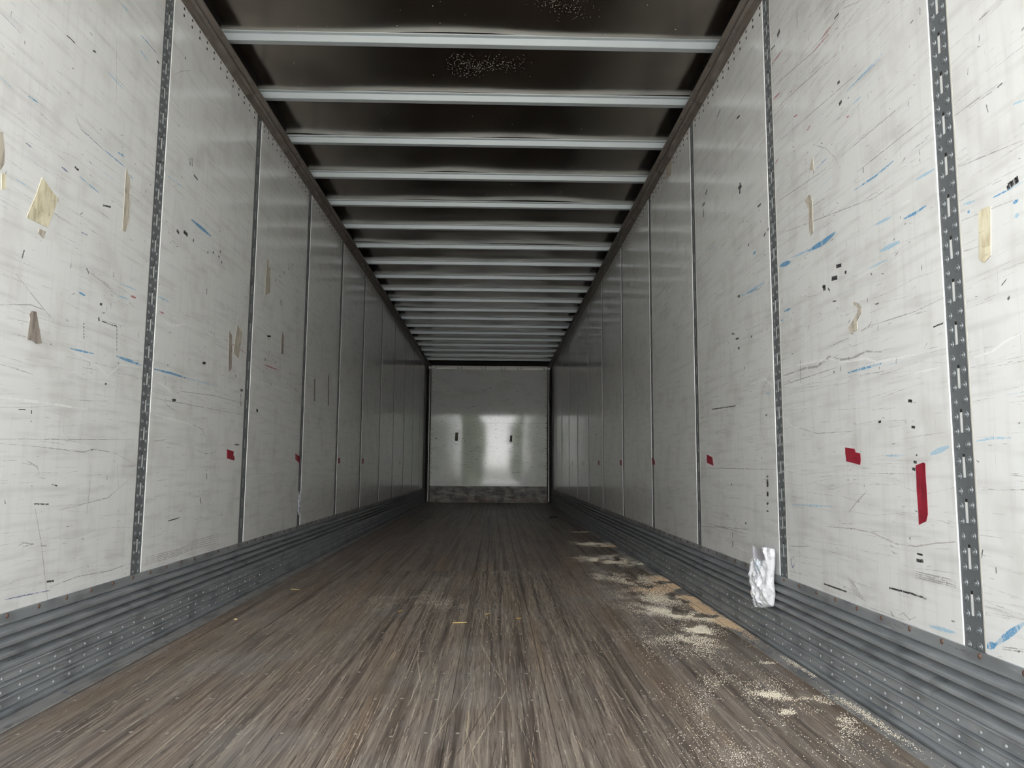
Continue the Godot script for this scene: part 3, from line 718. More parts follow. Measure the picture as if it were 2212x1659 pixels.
	pts.append_array([Vector2(HW - 0.018, 0.016), Vector2(HW - 0.018, 0.010), Vector2(HW - 0.012, 0.008), Vector2(HW - 0.012, -0.004)])
	var lb := MB.new()
	lb.sweep_z(pts, REAR, FRONT + 0.12, Vector2(0, 0.35), sx)
	var liner := obj("scuff_liner", lb.mesh(), M.liner, wall)
	var dome := MB.new()
	dome.lathe(Vector3.ZERO, Vector3(-sx, 0, 0), [Vector2(0.0060, 0.0), Vector2(0.0051, 0.0026), Vector2(0.0026, 0.0042), Vector2(0.0003, 0.0046)], 8)
	var dome_mesh := dome.mesh()
	var rest := MB.new()
	var first := 1.45 if side == 1 else 2.0
	var zr := 0.5
	var made := 0
	while zr < 15.2:
		for yy: float in [0.112, 0.0735, 0.0345]:
			var p := Vector3(sx * (HW - 0.0105), yy, -zr)
			if zr > first and made < 294:
				obj("liner_rivet", dome_mesh, M.rivet, liner).position = p
				made += 1
			else:
				rest.lathe(p, Vector3(-sx, 0, 0), [Vector2(0.0055, 0.0), Vector2(0.003, 0.0034), Vector2(0.0003, 0.004)], 6)
		zr += 0.0873
	obj("liner_rivets", rest.mesh(), M.rivet, liner).set_meta("kind", "stuff")
	var zf := 0.45
	while zf < 14.9:
		var fl := obj("flange_rivet", dome_mesh, M.rust_rivet, liner)
		fl.position = Vector3(sx * (HW - 0.004), 0.286, -zf)
		fl.scale = Vector3(1.0, 1.25, 1.0)
		zf += 0.1507
	# --- bare metal corner plate before the front wall
	var cp := MB.new()
	cp.box(Vector3(sx * HW, 0.29, -14.76), Vector3(sx * (HW + 0.018), 2.79, -15.33))
	obj("corner_plate", cp.mesh(), M.plate, wall)

func bow_z(j: int) -> float:
	return -3.574 + 0.5943 * 6.0 - 0.5943 * j

func build_ceiling() -> void:
	var top := MB.new()
	top.box(Vector3(-HW - 0.05, ROOF + 0.012, REAR), Vector3(HW + 0.05, ROOF + 0.05, FRONT - 0.06))
	var ceiling := obj("ceiling", top.mesh(), M.roof_skin)
	struct(ceiling, "dull metal trailer roof crossed by galvanised bows")
	# rolled sheet, slightly buckled between the bows
	var f := FastNoiseLite.new()
	f.seed = 5; f.frequency = 1.0; f.noise_type = FastNoiseLite.TYPE_SIMPLEX; f.fractal_octaves = 2
	var b := MB.new()
	var nx := 48
	var nz := 300
	var hgt := func(x: float, z: float) -> float: return f.get_noise_2d(x * 0.55, z * 0.75) * 0.007 + f.get_noise_2d(x * 0.3 + 40.0, z * 2.2) * 0.0016
	for j in nz + 1:
		for i in nx + 1:
			var x := lerpf(-HW, HW, float(i) / nx)
			var z := lerpf(REAR, FRONT, float(j) / nz)
			var hh: float = hgt.call(x, z)
			var dx: float = (hgt.call(x + 0.01, z) - hh) / 0.01
			var dz: float = (hgt.call(x, z + 0.01) - hh) / 0.01
			b.vert(Vector3(x, ROOF + hh + 0.004, z), Vector3(dx, -1, dz).normalized(), Vector2(float(i) / nx, float(j) / nz))
	for j in nz:
		for i in nx:
			var p := j * (nx + 1) + i
			b.tri(p, p + 1, p + nx + 2); b.tri(p, p + nx + 2, p + nx + 1)
	obj("roof_sheet", b.mesh(), M.roof, ceiling)
	# pale flecks of dried splash on the sheet
	rng.seed = 73
	var fk := MB.new()
	for i in 620:
		var p := Vector2(rng.randf_range(-1.1, 1.1), rng.randf_range(-9.0, -3.0))
		if i < 520:
			var q: Array = [[-0.07, -3.80, 0.045], [0.02, -3.86, 0.03], [0.09, -3.83, 0.035], [0.2, -3.82, 0.05], [-0.05, -3.9, 0.05], [0.36, -3.27, 0.04], [0.47, -3.32, 0.05], [-0.1, -3.22, 0.03]][rng.randi() % 8]
			p = Vector2(float(q[0]) + rng.randfn(0, q[2]), float(q[1]) + rng.randfn(0, q[2]))
		var rad := rng.randf_range(0.0006, 0.0018) if i < 520 else rng.randf_range(0.001, 0.0045)
		fk.lathe(Vector3(p.x, ROOF + 0.004 + float(hgt.call(p.x, p.y)), p.y), Vector3.DOWN, [Vector2(rad, -0.001), Vector2(rad * 0.8, 0.0007), Vector2(0.0001, 0.001)], 5)
	obj("splash_flecks", fk.mesh(), mat(rgb(206, 202, 192), 0.8), ceiling).set_meta("kind", "stuff")
	# bows: hat sections spanning from rail to rail
	var h := MB.new()
	var prof := [Vector2(0.028, 0.004), Vector2(0.028, -0.003), Vector2(0.006, -0.003), Vector2(0.002, -0.034), Vector2(0.0, -0.036), Vector2(-0.034, -0.036), Vector2(-0.036, -0.034), Vector2(-0.040, -0.003), Vector2(-0.062, -0.003), Vector2(-0.062, 0.004)]
	var run := 0.0
	for i in prof.size() - 1:
		var a: Vector2 = prof[i]
		var c: Vector2 = prof[i + 1]
		var d := (c - a).normalized()
		var nn := Vector2(-d.y, d.x)
		if nn.dot(Vector2(-0.013, -0.02) - (a + c) * 0.5) > 0.0 and absf(d.x) < 0.5:
			nn = -nn
		if absf(d.x) >= 0.5 and nn.y > 0.0:
			nn = -nn
		var x0 := -HW + 0.012
		var x1 := HW - 0.012
		h.quad(Vector3(x0, a.y, a.x), Vector3(x0, c.y, c.x), Vector3(x1, c.y, c.x), Vector3(x1, a.y, a.x), Vector3(0, nn.y, nn.x), Vector2(0, run), Vector2(0, run + 0.2), Vector2(1, run + 0.2), Vector2(1, run))
		run += 0.21
	var hm := h.mesh()
	for j in 27:
		if bow_z(j) < FRONT + 0.1:
			continue
		var o := obj("roof_bow", hm, M.bow, ceiling)
		o.position = Vector3(0, ROOF, bow_z(j))

func build_floor() -> void:
	var sub := MB.new()
	sub.box(Vector3(-HW - 0.05, -0.12, REAR), Vector3(HW + 0.05, -0.028, FRONT - 0.06))
	var fl := obj("floor", sub.mesh(), M.subfloor)
	struct(fl, "worn brown hardwood trailer floor of long boards")
	var zs := -5.35
	var near := mat(Color.WHITE, 0.5, 0.0, paint_floor(2048, 2048, REAR, zs, 401, 1.0))
	var far := mat(Color.WHITE, 0.46, 0.0, paint_floor(1024, 2048, zs, FRONT, 402, 0.7))
	for i in 8:
		var x0 := -1.2 + i * 0.3 + 0.0007
		var x1 := -1.2 + (i + 1) * 0.3 - 0.0007
		var am := ArrayMesh.new()
		for part in 2:
			var za := REAR if part == 0 else zs
			var zb := zs if part == 0 else FRONT + 0.02
			var b := MB.new()
			var u0 := (x0 + 1.2) / 2.4
			var u1 := (x1 + 1.2) / 2.4
			var c := 0.0015
			b.quad(Vector3(x0 + c, 0, za), Vector3(x1 - c, 0, za), Vector3(x1 - c, 0, zb), Vector3(x0 + c, 0, zb), Vector3.UP, Vector2(u0, 0), Vector2(u1, 0), Vector2(u1, 1), Vector2(u0, 1))
			b.quad(Vector3(x0, -c, za), Vector3(x0 + c, 0, za), Vector3(x0 + c, 0, zb), Vector3(x0, -c, zb), Vector3(-1, 1, 0).normalized(), Vector2(u0, 0), Vector2(u0, 0), Vector2(u0, 1), Vector2(u0, 1))
			b.quad(Vector3(x1, -c, za), Vector3(x1 - c, 0, za), Vector3(x1 - c, 0, zb), Vector3(x1, -c, zb), Vector3(1, 1, 0).normalized(), Vector2(u1, 0), Vector2(u1, 0), Vector2(u1, 1), Vector2(u1, 1))
			b.quad(Vector3(x0, -0.028, za), Vector3(x0, -c, za), Vector3(x0, -c, zb), Vector3(x0, -0.028, zb), Vector3.LEFT)
			b.quad(Vector3(x1, -0.028, za), Vector3(x1, -c, za), Vector3(x1, -c, zb), Vector3(x1, -0.028, zb), Vector3.RIGHT)
			b.mesh(am)
		am.surface_set_material(0, near)
		am.surface_set_material(1, far)
		obj("plank", am, null, fl)
	# metal strips along both edges
	for sx: float in [-1.0, 1.0]:
		var b := MB.new()
		b.sweep_z([Vector2(1.2005, -0.02), Vector2(1.2005, -0.0005), Vector2(1.2025, 0.0015), Vector2(1.262, 0.0035), Vector2(1.266, 0.001), Vector2(1.266, -0.025)], REAR, FRONT + 0.02, Vector2(1.23, 3.0), sx)
		obj("edge_strip", b.mesh(), M.strip, fl)
	# screw heads over the cross members
	rng.seed = 9
	var one := MB.new()
	one.lathe(Vector3.ZERO, Vector3.UP, [Vector2(0.0062, 0.0), Vector2(0.0045, 0.0014), Vector2(0.0025, 0.0016), Vector2(0.0015, 0.0004), Vector2(0.0003, 0.0004)], 8)
	var om := one.mesh()
	var rest := MB.new()
	var made := 0
	for r in 46:
		var z := -1.83 - r * 0.3053
		for i in 24:
			if rng.randf() < 0.2:
				continue
			var x := -1.2 + (i / 3) * 0.3 + 0.047 + (i % 3) * 0.103 + rng.randfn(0, 0.006)
			var p := Vector3(x, 0.0002, z + rng.randfn(0, 0.012))
			if made < 290:
				obj("screw", om, M.screw, fl).position = p
				made += 1
			else:
				rest.lathe(p, Vector3.UP, [Vector2(0.006, 0.0), Vector2(0.004, 0.0014), Vector2(0.0003, 0.0015)], 6)
	obj("screws", rest.mesh(), M.screw, fl).set_meta("kind", "stuff")

func build_front() -> void:
	var back := MB.new()
	back.box(Vector3(-HW - 0.05, -0.08, FRONT - 0.02), Vector3(HW + 0.05, 2.96, FRONT - 0.06))
	var wall := obj("wall_front", back.mesh(), M.skin)
	struct(wall, "glossy scratched white front wall at the far end")
	rng.seed = 500
	var img := Image.create(1024, 1024, false, Image.FORMAT_RGBA8)
	img.fill(rgb(234, 233, 229))
	lay(img, dirt_spot[0])
	for i in 900:
		var y := 1024.0 * clampf(rng.randfn(0.62, 0.16), 0.02, 0.99)
		if rng.randf() < 0.15: y = rng.randf() * 1024.0
		var x := clampf(rng.randfn(0.55, 0.3), 0.0, 1.0) * 1024.0
		var l := rng.randf_range(3, 26)
		var flat := rng.randf() < 0.8
		var e := Vector2(l, rng.randfn(0, 1)) if flat else Vector2(rng.randfn(0, 1), l)
		stroke(img, PackedVector2Array([Vector2(x, y), Vector2(x, y) + e]), rng.randf_range(0.7, 3.0), Color(0.16, 0.15, 0.15) if rng.randf() < 0.6 else Color(0.42, 0.4, 0.38), rng.randf_range(0.3, 0.95), 0.4)
	for i in 40:
		var y := rng.randf_range(0.3, 0.98) * 1024.0
		stroke(img, PackedVector2Array([Vector2(14 + rng.randfn(0, 5), y), Vector2(26 + rng.randfn(0, 8), y)]), 3.0, Color(0.1, 0.1, 0.1), 0.8)
		stroke(img, PackedVector2Array([Vector2(985 + rng.randfn(0, 8), y * 0.9), Vector2(1005, y * 0.9)]), 3.0, Color(0.1, 0.1, 0.1), 0.8)
	for q: Array in [[1010, 1060, 585, 5], [370, 395, 330, 4], [160, 175, 195, 6], [560, 575, 600, 14], [340, 380, 900, 8], [700, 740, 905, 6], [740, 780, 900, 8], [60, 90, 610, 12], [980, 1010, 620, 12], [720, 760, 760, 6], [300, 360, 860, 5], [230, 330, 840, 4]]:
		stroke(img, PackedVector2Array([Vector2(q[0], q[2]), Vector2(q[1], q[2])]), q[3], Color(0.1, 0.1, 0.1), 0.8, 0.6)
	var tex := ImageTexture.create_from_image(img)
	var m := gloss(mat(Color.WHITE, 0.4, 0.0, tex), 0.9, 0.05)
	var y_of := func(y: float) -> float: return (2.735 - y) / (2.735 - 0.33)
	for q: Array in [[1.625, 2.735], [0.496, 1.6225], [0.333, 0.494]]:
		var b := MB.new()
		var y0: float = q[0]
		var y1: float = q[1]
		var z := FRONT
		b.quad(Vector3(-1.27, y0, z), Vector3(1.27, y0, z), Vector3(1.27, y1, z), Vector3(-1.27, y1, z), Vector3(0, 0, 1), Vector2(0, y_of.call(y0)), Vector2(1, y_of.call(y0)), Vector2(1, y_of.call(y1)), Vector2(0, y_of.call(y1)))
		b.quad(Vector3(-1.27, y1, z), Vector3(1.27, y1, z), Vector3(1.27, y1, z - 0.02), Vector3(-1.27, y1, z - 0.02), Vector3.UP)
		b.quad(Vector3(-1.27, y0, z), Vector3(1.27, y0, z), Vector3(1.27, y0, z - 0.02), Vector3(-1.27, y0, z - 0.02), Vector3.DOWN)
		obj("panel", b.mesh(), m, wall)
	# kick plate, blackened steel with rust at its foot
	rng.seed = 520
	var ki := Image.create(1024, 128, false, Image.FORMAT_RGBA8)
	ki.fill(rgb(64, 61, 58))
	lay(ki, noise_layer(128, 16, 521, 0.08, rgb(30, 28, 27), 0.4, 0.8, 0.85))
	lay(ki, noise_layer(64, 24, 522, 0.1, rgb(98, 94, 90), 0.55, 0.9, 0.6))
	for i in 420:
		var x := rng.randf() * 1024
		var y := rng.randf() * 128
		stroke(ki, PackedVector2Array([Vector2(x, y), Vector2(x + rng.randf_range(3, 50), y + rng.randfn(0, 2))]), rng.randf_range(0.6, 2.0), [rgb(170, 170, 172), rgb(20, 18, 18), rgb(120, 110, 112)][rng.randi() % 3], rng.randf_range(0.2, 0.8), 0.5)
	for i in 260:
		var x := rng.randf() * 1024
		stroke(ki, PackedVector2Array([Vector2(x, 128 - rng.randf() * 44), Vector2(x + rng.randf_range(2, 18), 128 - rng.randf() * 40)]), rng.randf_range(2, 6), [rgb(74, 34, 26), rgb(24, 20, 19), rgb(96, 52, 40)][rng.randi() % 3], 0.7, 0.4)
	var kb := MB.new()
	kb.quad(Vector3(-1.27, 0.0, FRONT + 0.012), Vector3(1.27, 0.0, FRONT + 0.012), Vector3(1.27, 0.333, FRONT + 0.012), Vector3(-1.27, 0.333, FRONT + 0.012), Vector3(0, 0, 1), Vector2(0, 1), Vector2(1, 1), Vector2(1, 0), Vector2(0, 0))
	kb.quad(Vector3(-1.27, 0.333, FRONT + 0.012), Vector3(1.27, 0.333, FRONT + 0.012), Vector3(1.27, 0.333, FRONT - 0.02), Vector3(-1.27, 0.333, FRONT - 0.02), Vector3.UP)
	obj("kick_plate", kb.mesh(), mat(Color.WHITE, 0.4, 0.6, ImageTexture.create_from_image(ki)), wall)
	# header rail with its brackets
	var hb := MB.new()
	hb.box(Vector3(-1.27, 2.735, FRONT - 0.02), Vector3(1.27, 2.785, FRONT + 0.012))
	hb.box(Vector3(-1.27, 2.79, FRONT - 0.02), Vector3(1.27, 2.806, FRONT + 0.03))
	var hd := MB.new()
	hd.box(Vector3(-1.27, 2.806, FRONT - 0.02), Vector3(1.27, 2.91, FRONT + 0.02))
	var header := obj("header_rail", hb.mesh(), M.header, wall)
	obj("header_back", hd.mesh(), M.dark, header)
	for x: float in [-1.16, -0.622, -0.125, 0.282, 0.622, 1.17]:
		var q := MB.new()
		q.box(Vector3(x - 0.045, 2.742, FRONT + 0.012), Vector3(x - 0.03, 2.79, FRONT + 0.026))
		q.box(Vector3(x + 0.03, 2.742, FRONT + 0.012), Vector3(x + 0.045, 2.79, FRONT + 0.026))
		q.box(Vector3(x - 0.045, 2.735, FRONT + 0.012), Vector3(x + 0.045, 2.744, FRONT + 0.02))
		obj("bracket", q.mesh(), M.plate, header)
	# round corner posts standing free of the side walls
	for sx: float in [-1.0, 1.0]:
		var p := MB.new()
		p.lathe(Vector3(sx * 1.228, 0.03, FRONT + 0.05), Vector3.UP, [Vector2(0.0003, 0.0), Vector2(0.03, 0.0), Vector2(0.032, 0.004), Vector2(0.032, 2.70), Vector2(0.03, 2.704), Vector2(0.0003, 2.704)], 20)
		var cp := obj("corner_post", p.mesh(), M.tube, wall)
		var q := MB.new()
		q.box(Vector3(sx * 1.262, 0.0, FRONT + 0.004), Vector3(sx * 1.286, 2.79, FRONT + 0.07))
		obj("recess_shade", q.mesh(), M.dark, cp)  # solid dark box, painting the shade in the gap beside the post
	# fixing rivets down both edges
	var rv := MB.new()
	for sx: float in [-1.0, 1.0]:
		for i in 24:
			rv.lathe(Vector3(sx * 1.175, 0.4 + i * 0.098, FRONT), Vector3(0, 0, 1), [Vector2(0.007, 0.0), Vector2(0.004, 0.003), Vector2(0.0003, 0.0035)], 6)
	obj("rivets", rv.mesh(), M.dark_rivet, wall).set_meta("kind", "stuff")

func build_rear() -> void:
	# door frame of the open rear end, behind the camera
	var b := MB.new()
	b.box(Vector3(-HW - 0.06, 2.88, REAR), Vector3(HW + 0.06, 3.02, REAR + 0.12))
	b.box(Vector3(-HW - 0.06, -0.14, REAR), Vector3(-HW, 2.80, REAR + 0.12))
	b.box(Vector3(HW, -0.14, REAR), Vector3(HW + 0.06, 2.80, REAR + 0.12))
	b.box(Vector3(-HW - 0.06, -0.30, REAR), Vector3(HW + 0.06, -0.004, REAR + 0.12))
	struct(obj("trim_1", b.mesh(), M.plate), "steel frame round the open rear doorway")
	var g := MB.new()
	g.box(Vector3(-90, -1.35, -60), Vector3(90, -1.25, 90))
	struct(obj("ground", g.mesh(), mat(rgb(142, 143, 144), 0.9)), "pale concrete yard under the trailer")

func build_tree(at: Vector3, size: float, spread: float, seed_: int, label: String) -> void:  # unseen tree, added to bound the bright sky patch mirrored in the front wall
	rng.seed = seed_
	var root := Node3D.new()
	root.name = numbered("added_tree")
	add_child(root)
	root.position = at
	tag(root, label, "tree", "unseen trees added behind the trailer")
	var tr := MB.new()
	tr.lathe(Vector3.ZERO, Vector3.UP, [Vector2(0.3, 0.0), Vector2(0.2, 0.5), Vector2(0.16, 2.0), Vector2(0.1, size * 0.7)], 10)
	obj("trunk", tr.mesh(), mat(rgb(70, 58, 48), 0.9), root)
	var cr := MB.new()
	for i in 1700:
		var dir := Vector3(rng.randf_range(-1, 1), rng.randf_range(-1, 1), rng.randf_range(-1, 1))
		if pow(dir.x, 4.0) + pow(dir.y, 4.0) + pow(dir.z, 4.0) > 1.0:
			continue
		var p := Vector3(dir.x * size * spread, size * 0.5 + dir.y * size * 0.5, dir.z * size * 0.3)
		var ax := Vector3(rng.randfn(), rng.randfn(), rng.randfn()).normalized()
		var e1 := ax.cross(Vector3(0.3, 1, 0.2)).normalized() * rng.randf_range(0.2, 0.5)
		var e2 := ax.cross(e1).normalized() * rng.randf_range(0.16, 0.4)
		cr.quad(p - e1, p - e2, p + e1, p + e2, ax)
	obj("crown", cr.mesh(), mat(rgb(58, 76, 38), 0.7), root).set_meta("kind", "stuff")

# ---------------------------------------------------------------- loose things
func build_tapes() -> void:
	rng.seed = 610
	var cols := [[rgb(222, 214, 186), rgb(190, 178, 146)], [rgb(198, 190, 174), rgb(150, 142, 128)], [rgb(160, 150, 140), rgb(112, 104, 98)], [rgb(150, 34, 52), rgb(112, 24, 40)]]
	var mats: Array[Material] = []
	for c: Array in cols:
		var img := Image.create(256, 256, false, Image.FORMAT_RGBA8)
		img.fill(c[0])
		lay(img, noise_layer(96, 24, rng.randi() % 1000, 0.1, c[1], 0.45, 0.85, 0.8))
		for i in 70:
			var p := Vector2(rng.randf() * 256, rng.randf() * 256)
			stroke(img, PackedVector2Array([p, p + Vector2(rng.randf_range(5, 60), rng.randfn(0, 10))]), rng.randf_range(0.6, 1.6), (c[1] as Color).darkened(0.3) if rng.randf() < 0.6 else (c[0] as Color).lightened(0.4), 0.5, 0.4)
		mats.append(mat(Color.WHITE, 0.45, 0.0, ImageTexture.create_from_image(img)))
	for d: Array in TAPES:
		var sx := -1.0 if int(d[0]) == 0 else 1.0
		var raw: Array = d[5]
		var poly := PackedVector2Array()
		for i in range(0, raw.size(), 2):
			poly.push_back(Vector2(raw[i], raw[i + 1]))
		var mid := Vector2.ZERO
		for p in poly: mid += p
		mid /= poly.size()
		var ids := Geometry2D.triangulate_polygon(poly)
		var b := MB.new()
		var top := 0.0014
		for p in poly:
			var q := p - mid
			b.vert(Vector3(-sx * (top + 0.0005 * sin(q.y * 90.0)), q.y, -q.x), Vector3(-sx, 0.12 * cos(p.y * 140.0), 0.1 * sin(p.x * 90.0)).normalized(), Vector2(p.x * 4.0, p.y * 4.0))
		for i in range(0, ids.size(), 3):
			b.tri(ids[i], ids[i + 1], ids[i + 2])
		for i in poly.size():
			var p := poly[i] - mid
			var q := poly[(i + 1) % poly.size()] - mid
			var e := (q - p).normalized()
			var nn := Vector3(0, -e.x, e.y)
			if Vector3(0, (p + q).y, -(p + q).x).dot(nn) < 0.0: nn = -nn
			b.quad(Vector3(-sx * top, p.y, -p.x), Vector3(-sx * top, q.y, -q.x), Vector3(0, q.y, -q.x), Vector3(0, p.y, -p.x), nn)
		var o := obj(numbered(d[2]), b.mesh(), mats[int(d[1])])
		o.position = Vector3(sx * HW, mid.y, -mid.x)
		tag(o, d[3], "tape", d[4])
	# two scraps on the far wall
	for q: Array in [[-0.664, 1.338, 0.062, 0.17, "pale olive tape scrap on the left half of the front wall"], [0.457, 1.308, 0.046, 0.125, "dark olive tape scrap on the right half of the front wall"]]:
		var b := MB.new()
		b.box(Vector3(-q[2] * 0.5, -q[3] * 0.5, 0), Vector3(q[2] * 0.5, q[3] * 0.5, 0.002))
		var o := obj(numbered("masking_tape"), b.mesh(), mat(rgb(124, 122, 96) if q[0] < 0.0 else rgb(92, 90, 78), 0.6))
		o.position = Vector3(q[0], q[1], FRONT)
		o.rotation.z = -0.06
		tag(o, q[4], "tape", "tape scraps on the front wall")

func crumpled(rows: Array, depth: float, amp: float, seed_: int, nu: int, nv: int) -> MB:
	# rows: [y, s_left, s_right] outline of a crushed packet; returns a closed bulging shell in local (x depth, y, z)
	var f := FastNoiseLite.new()
	f.seed = seed_; f.frequency = 1.0; f.noise_type = FastNoiseLite.TYPE_SIMPLEX; f.fractal_type = FastNoiseLite.FRACTAL_RIDGED; f.fractal_octaves = 2
	var b := MB.new()
	var at := func(u: float, w: float, front: float) -> Vector3:
		var k := w * (rows.size() - 1)
		var i := mini(int(k), rows.size() - 2)
		var g := k - i
		var ra: Array = rows[i]
		var rb: Array = rows[i + 1]
		var y := lerpf(ra[0], rb[0], g)
		var z := lerpf(lerpf(ra[1], rb[1], g), lerpf(ra[2], rb[2], g), u)
		var bulge := depth * pow(sin(PI * clampf(u, 0.0, 1.0)), 0.6) * (0.35 + 0.65 * sin(PI * clampf(w * 0.9 + 0.05, 0.0, 1.0)))
		var n := f.get_noise_2d(z * 14.0, y * 9.0 + front * 7.0) * amp * sin(PI * clampf(u, 0.02, 0.98))
		return Vector3(-bulge * front - n * front, y, z)
	for front: float in [1.0, 0.12]:
		var k0 := b.v.size()
		for j in nv + 1:
			for i in nu + 1:
				var u := float(i) / nu
				var w := float(j) / nv
				var p: Vector3 = at.call(u, w, front)
				var pu: Vector3 = at.call(u + 0.02, w, front) - p
				var pv: Vector3 = at.call(u, minf(w + 0.02, 1.0), front) - at.call(u, minf(w + 0.02, 1.0) - 0.02, front)
				var nn := pu.cross(pv).normalized()
				if nn.x * (1.0 if front < 0.5 else -1.0) < 0.0: nn = -nn
				b.vert(p, nn, Vector2(u, w))
		for j in nv:
			for i in nu:
				var p := k0 + j * (nu + 1) + i
				b.tri(p, p + 1, p + nu + 2); b.tri(p, p + nu + 2, p + nu + 1)
	return b

func build_packet() -> void:
	var root := Node3D.new()
	root.name = "crumpled_packet"
	add_child(root)
	root.position = Vector3(HW - 0.022, 0.14, -3.19)
	tag(root, "crumpled white plastic packet with papers wedged above the right scuff liner", "packet")
	rng.seed = 620
	var img := Image.create(256, 384, false, Image.FORMAT_RGBA8)
	img.fill(rgb(244, 244, 246))
	lay(img, noise_layer(48, 64, 621, 0.12, rgb(170, 170, 178), 0.6, 0.95, 0.6))
	for i in 120:
		var p := Vector2(rng.randf() * 256, rng.randf() * 384)
		stroke(img, PackedVector2Array([p, p + Vector2(rng.randfn(0, 16), rng.randfn(0, 24))]), rng.randf_range(0.7, 2.0), [rgb(110, 110, 118), rgb(252, 252, 252), rgb(140, 120, 110)][rng.randi() % 3], 0.55, 0.4)
	for i in 260:
		var p := Vector2(150 + rng.randfn(0, 20), 110 + rng.randfn(0, 28))
		stroke(img, PackedVector2Array([p, p + Vector2(rng.randfn(0, 6), 6)]), 2.0, rgb(110, 165, 205), 0.25)
	for i in 120:
		var p := Vector2(75 + rng.randfn(0, 20), 250 + rng.randfn(0, 20))
		stroke(img, PackedVector2Array([p, p + Vector2(rng.randfn(0, 6), 5)]), 2.0, rgb(190, 130, 90), 0.3)
	for i in 50:
		var p := Vector2(60 + rng.randf() * 120, 340 + rng.randfn(0, 18))
		stroke(img, PackedVector2Array([p, p + Vector2(14, 26)]), 1.6, rgb(70, 74, 92), 0.5)
	var rows := [[0.262, 0.02, 0.135], [0.235, -0.045, 0.14], [0.19, -0.125, 0.13], [0.13, -0.142, 0.115], [0.085, -0.118, 0.128], [0.05, -0.118, 0.115], [0.03, -0.112, 0.105], [0.0, -0.105, -0.02]]
	var b := crumpled(rows, 0.04, 0.014, 3, 40, 50)
	obj("packet_body", b.mesh(), mat(Color.WHITE, 0.25, 0.0, ImageTexture.create_from_image(img)), root)
	# printed sheet standing out of the top
	var pi := Image.create(128, 128, false, Image.FORMAT_RGBA8)
	pi.fill(rgb(232, 230, 238))
	for i in 9:
		for j in 4:
			stroke(pi, PackedVector2Array([Vector2(14 + j * 12, 30 + i * 9), Vector2(22 + j * 12, 28 + i * 9)]), 3.0, rgb(104, 110, 136), 0.6, 0.3)
	var s := MB.new()
	var n := 8
	for i in n + 1:
		var u := float(i) / n
		for j in 5:
			var w := j / 4.0
			var curl := 0.018 * sin(u * 3.0) + 0.01 * w * u
			var top := 0.252 + 0.01 * (1.0 - u)
			s.vert(Vector3(-0.012 - curl, lerpf(0.12, top, w), lerpf(-0.09, 0.075, u)), Vector3(-1, 0.1, 0.5 * cos(u * 3.0)).normalized(), Vector2(u, 1.0 - w))
	for i in n:
		for j in 4:
			var p := i * 5 + j
			s.tri(p, p + 1, p + 6); s.tri(p, p + 6, p + 5)
	obj("printed_sheet", s.mesh(), mat(Color.WHITE, 0.6, 0.0, ImageTexture.create_from_image(pi)), root)
	# shred of blue-printed film stuck on the third left post
	var fi := Image.create(64, 128, false, Image.FORMAT_RGBA8)
	fi.fill(rgb(204, 206, 214))
	for i in 60:
		var p := Vector2(rng.randf() * 64, rng.randf() * 128)
		stroke(fi, PackedVector2Array([p, p + Vector2(rng.randfn(0, 4), 10)]), 3.0, [rgb(70, 84, 150), rgb(236, 236, 238), rgb(120, 116, 120)][rng.randi() % 3], 0.6)
	var fb := crumpled([[0.085, -0.045, 0.052], [0.05, -0.048, 0.05], [0.0, -0.05, 0.05], [-0.05, -0.047, 0.055], [-0.085, -0.02, 0.062]], 0.009, 0.008, 8, 8, 16)
	var film := obj("torn_film", fb.mesh(), mat(Color.WHITE, 0.35, 0.0, ImageTexture.create_from_image(fi)))
	film.position = Vector3(-HW - 0.006, 0.455, -5.5)
	film.rotation.y = PI
	tag(film, "torn white and blue film stuck low on the third left post", "film")

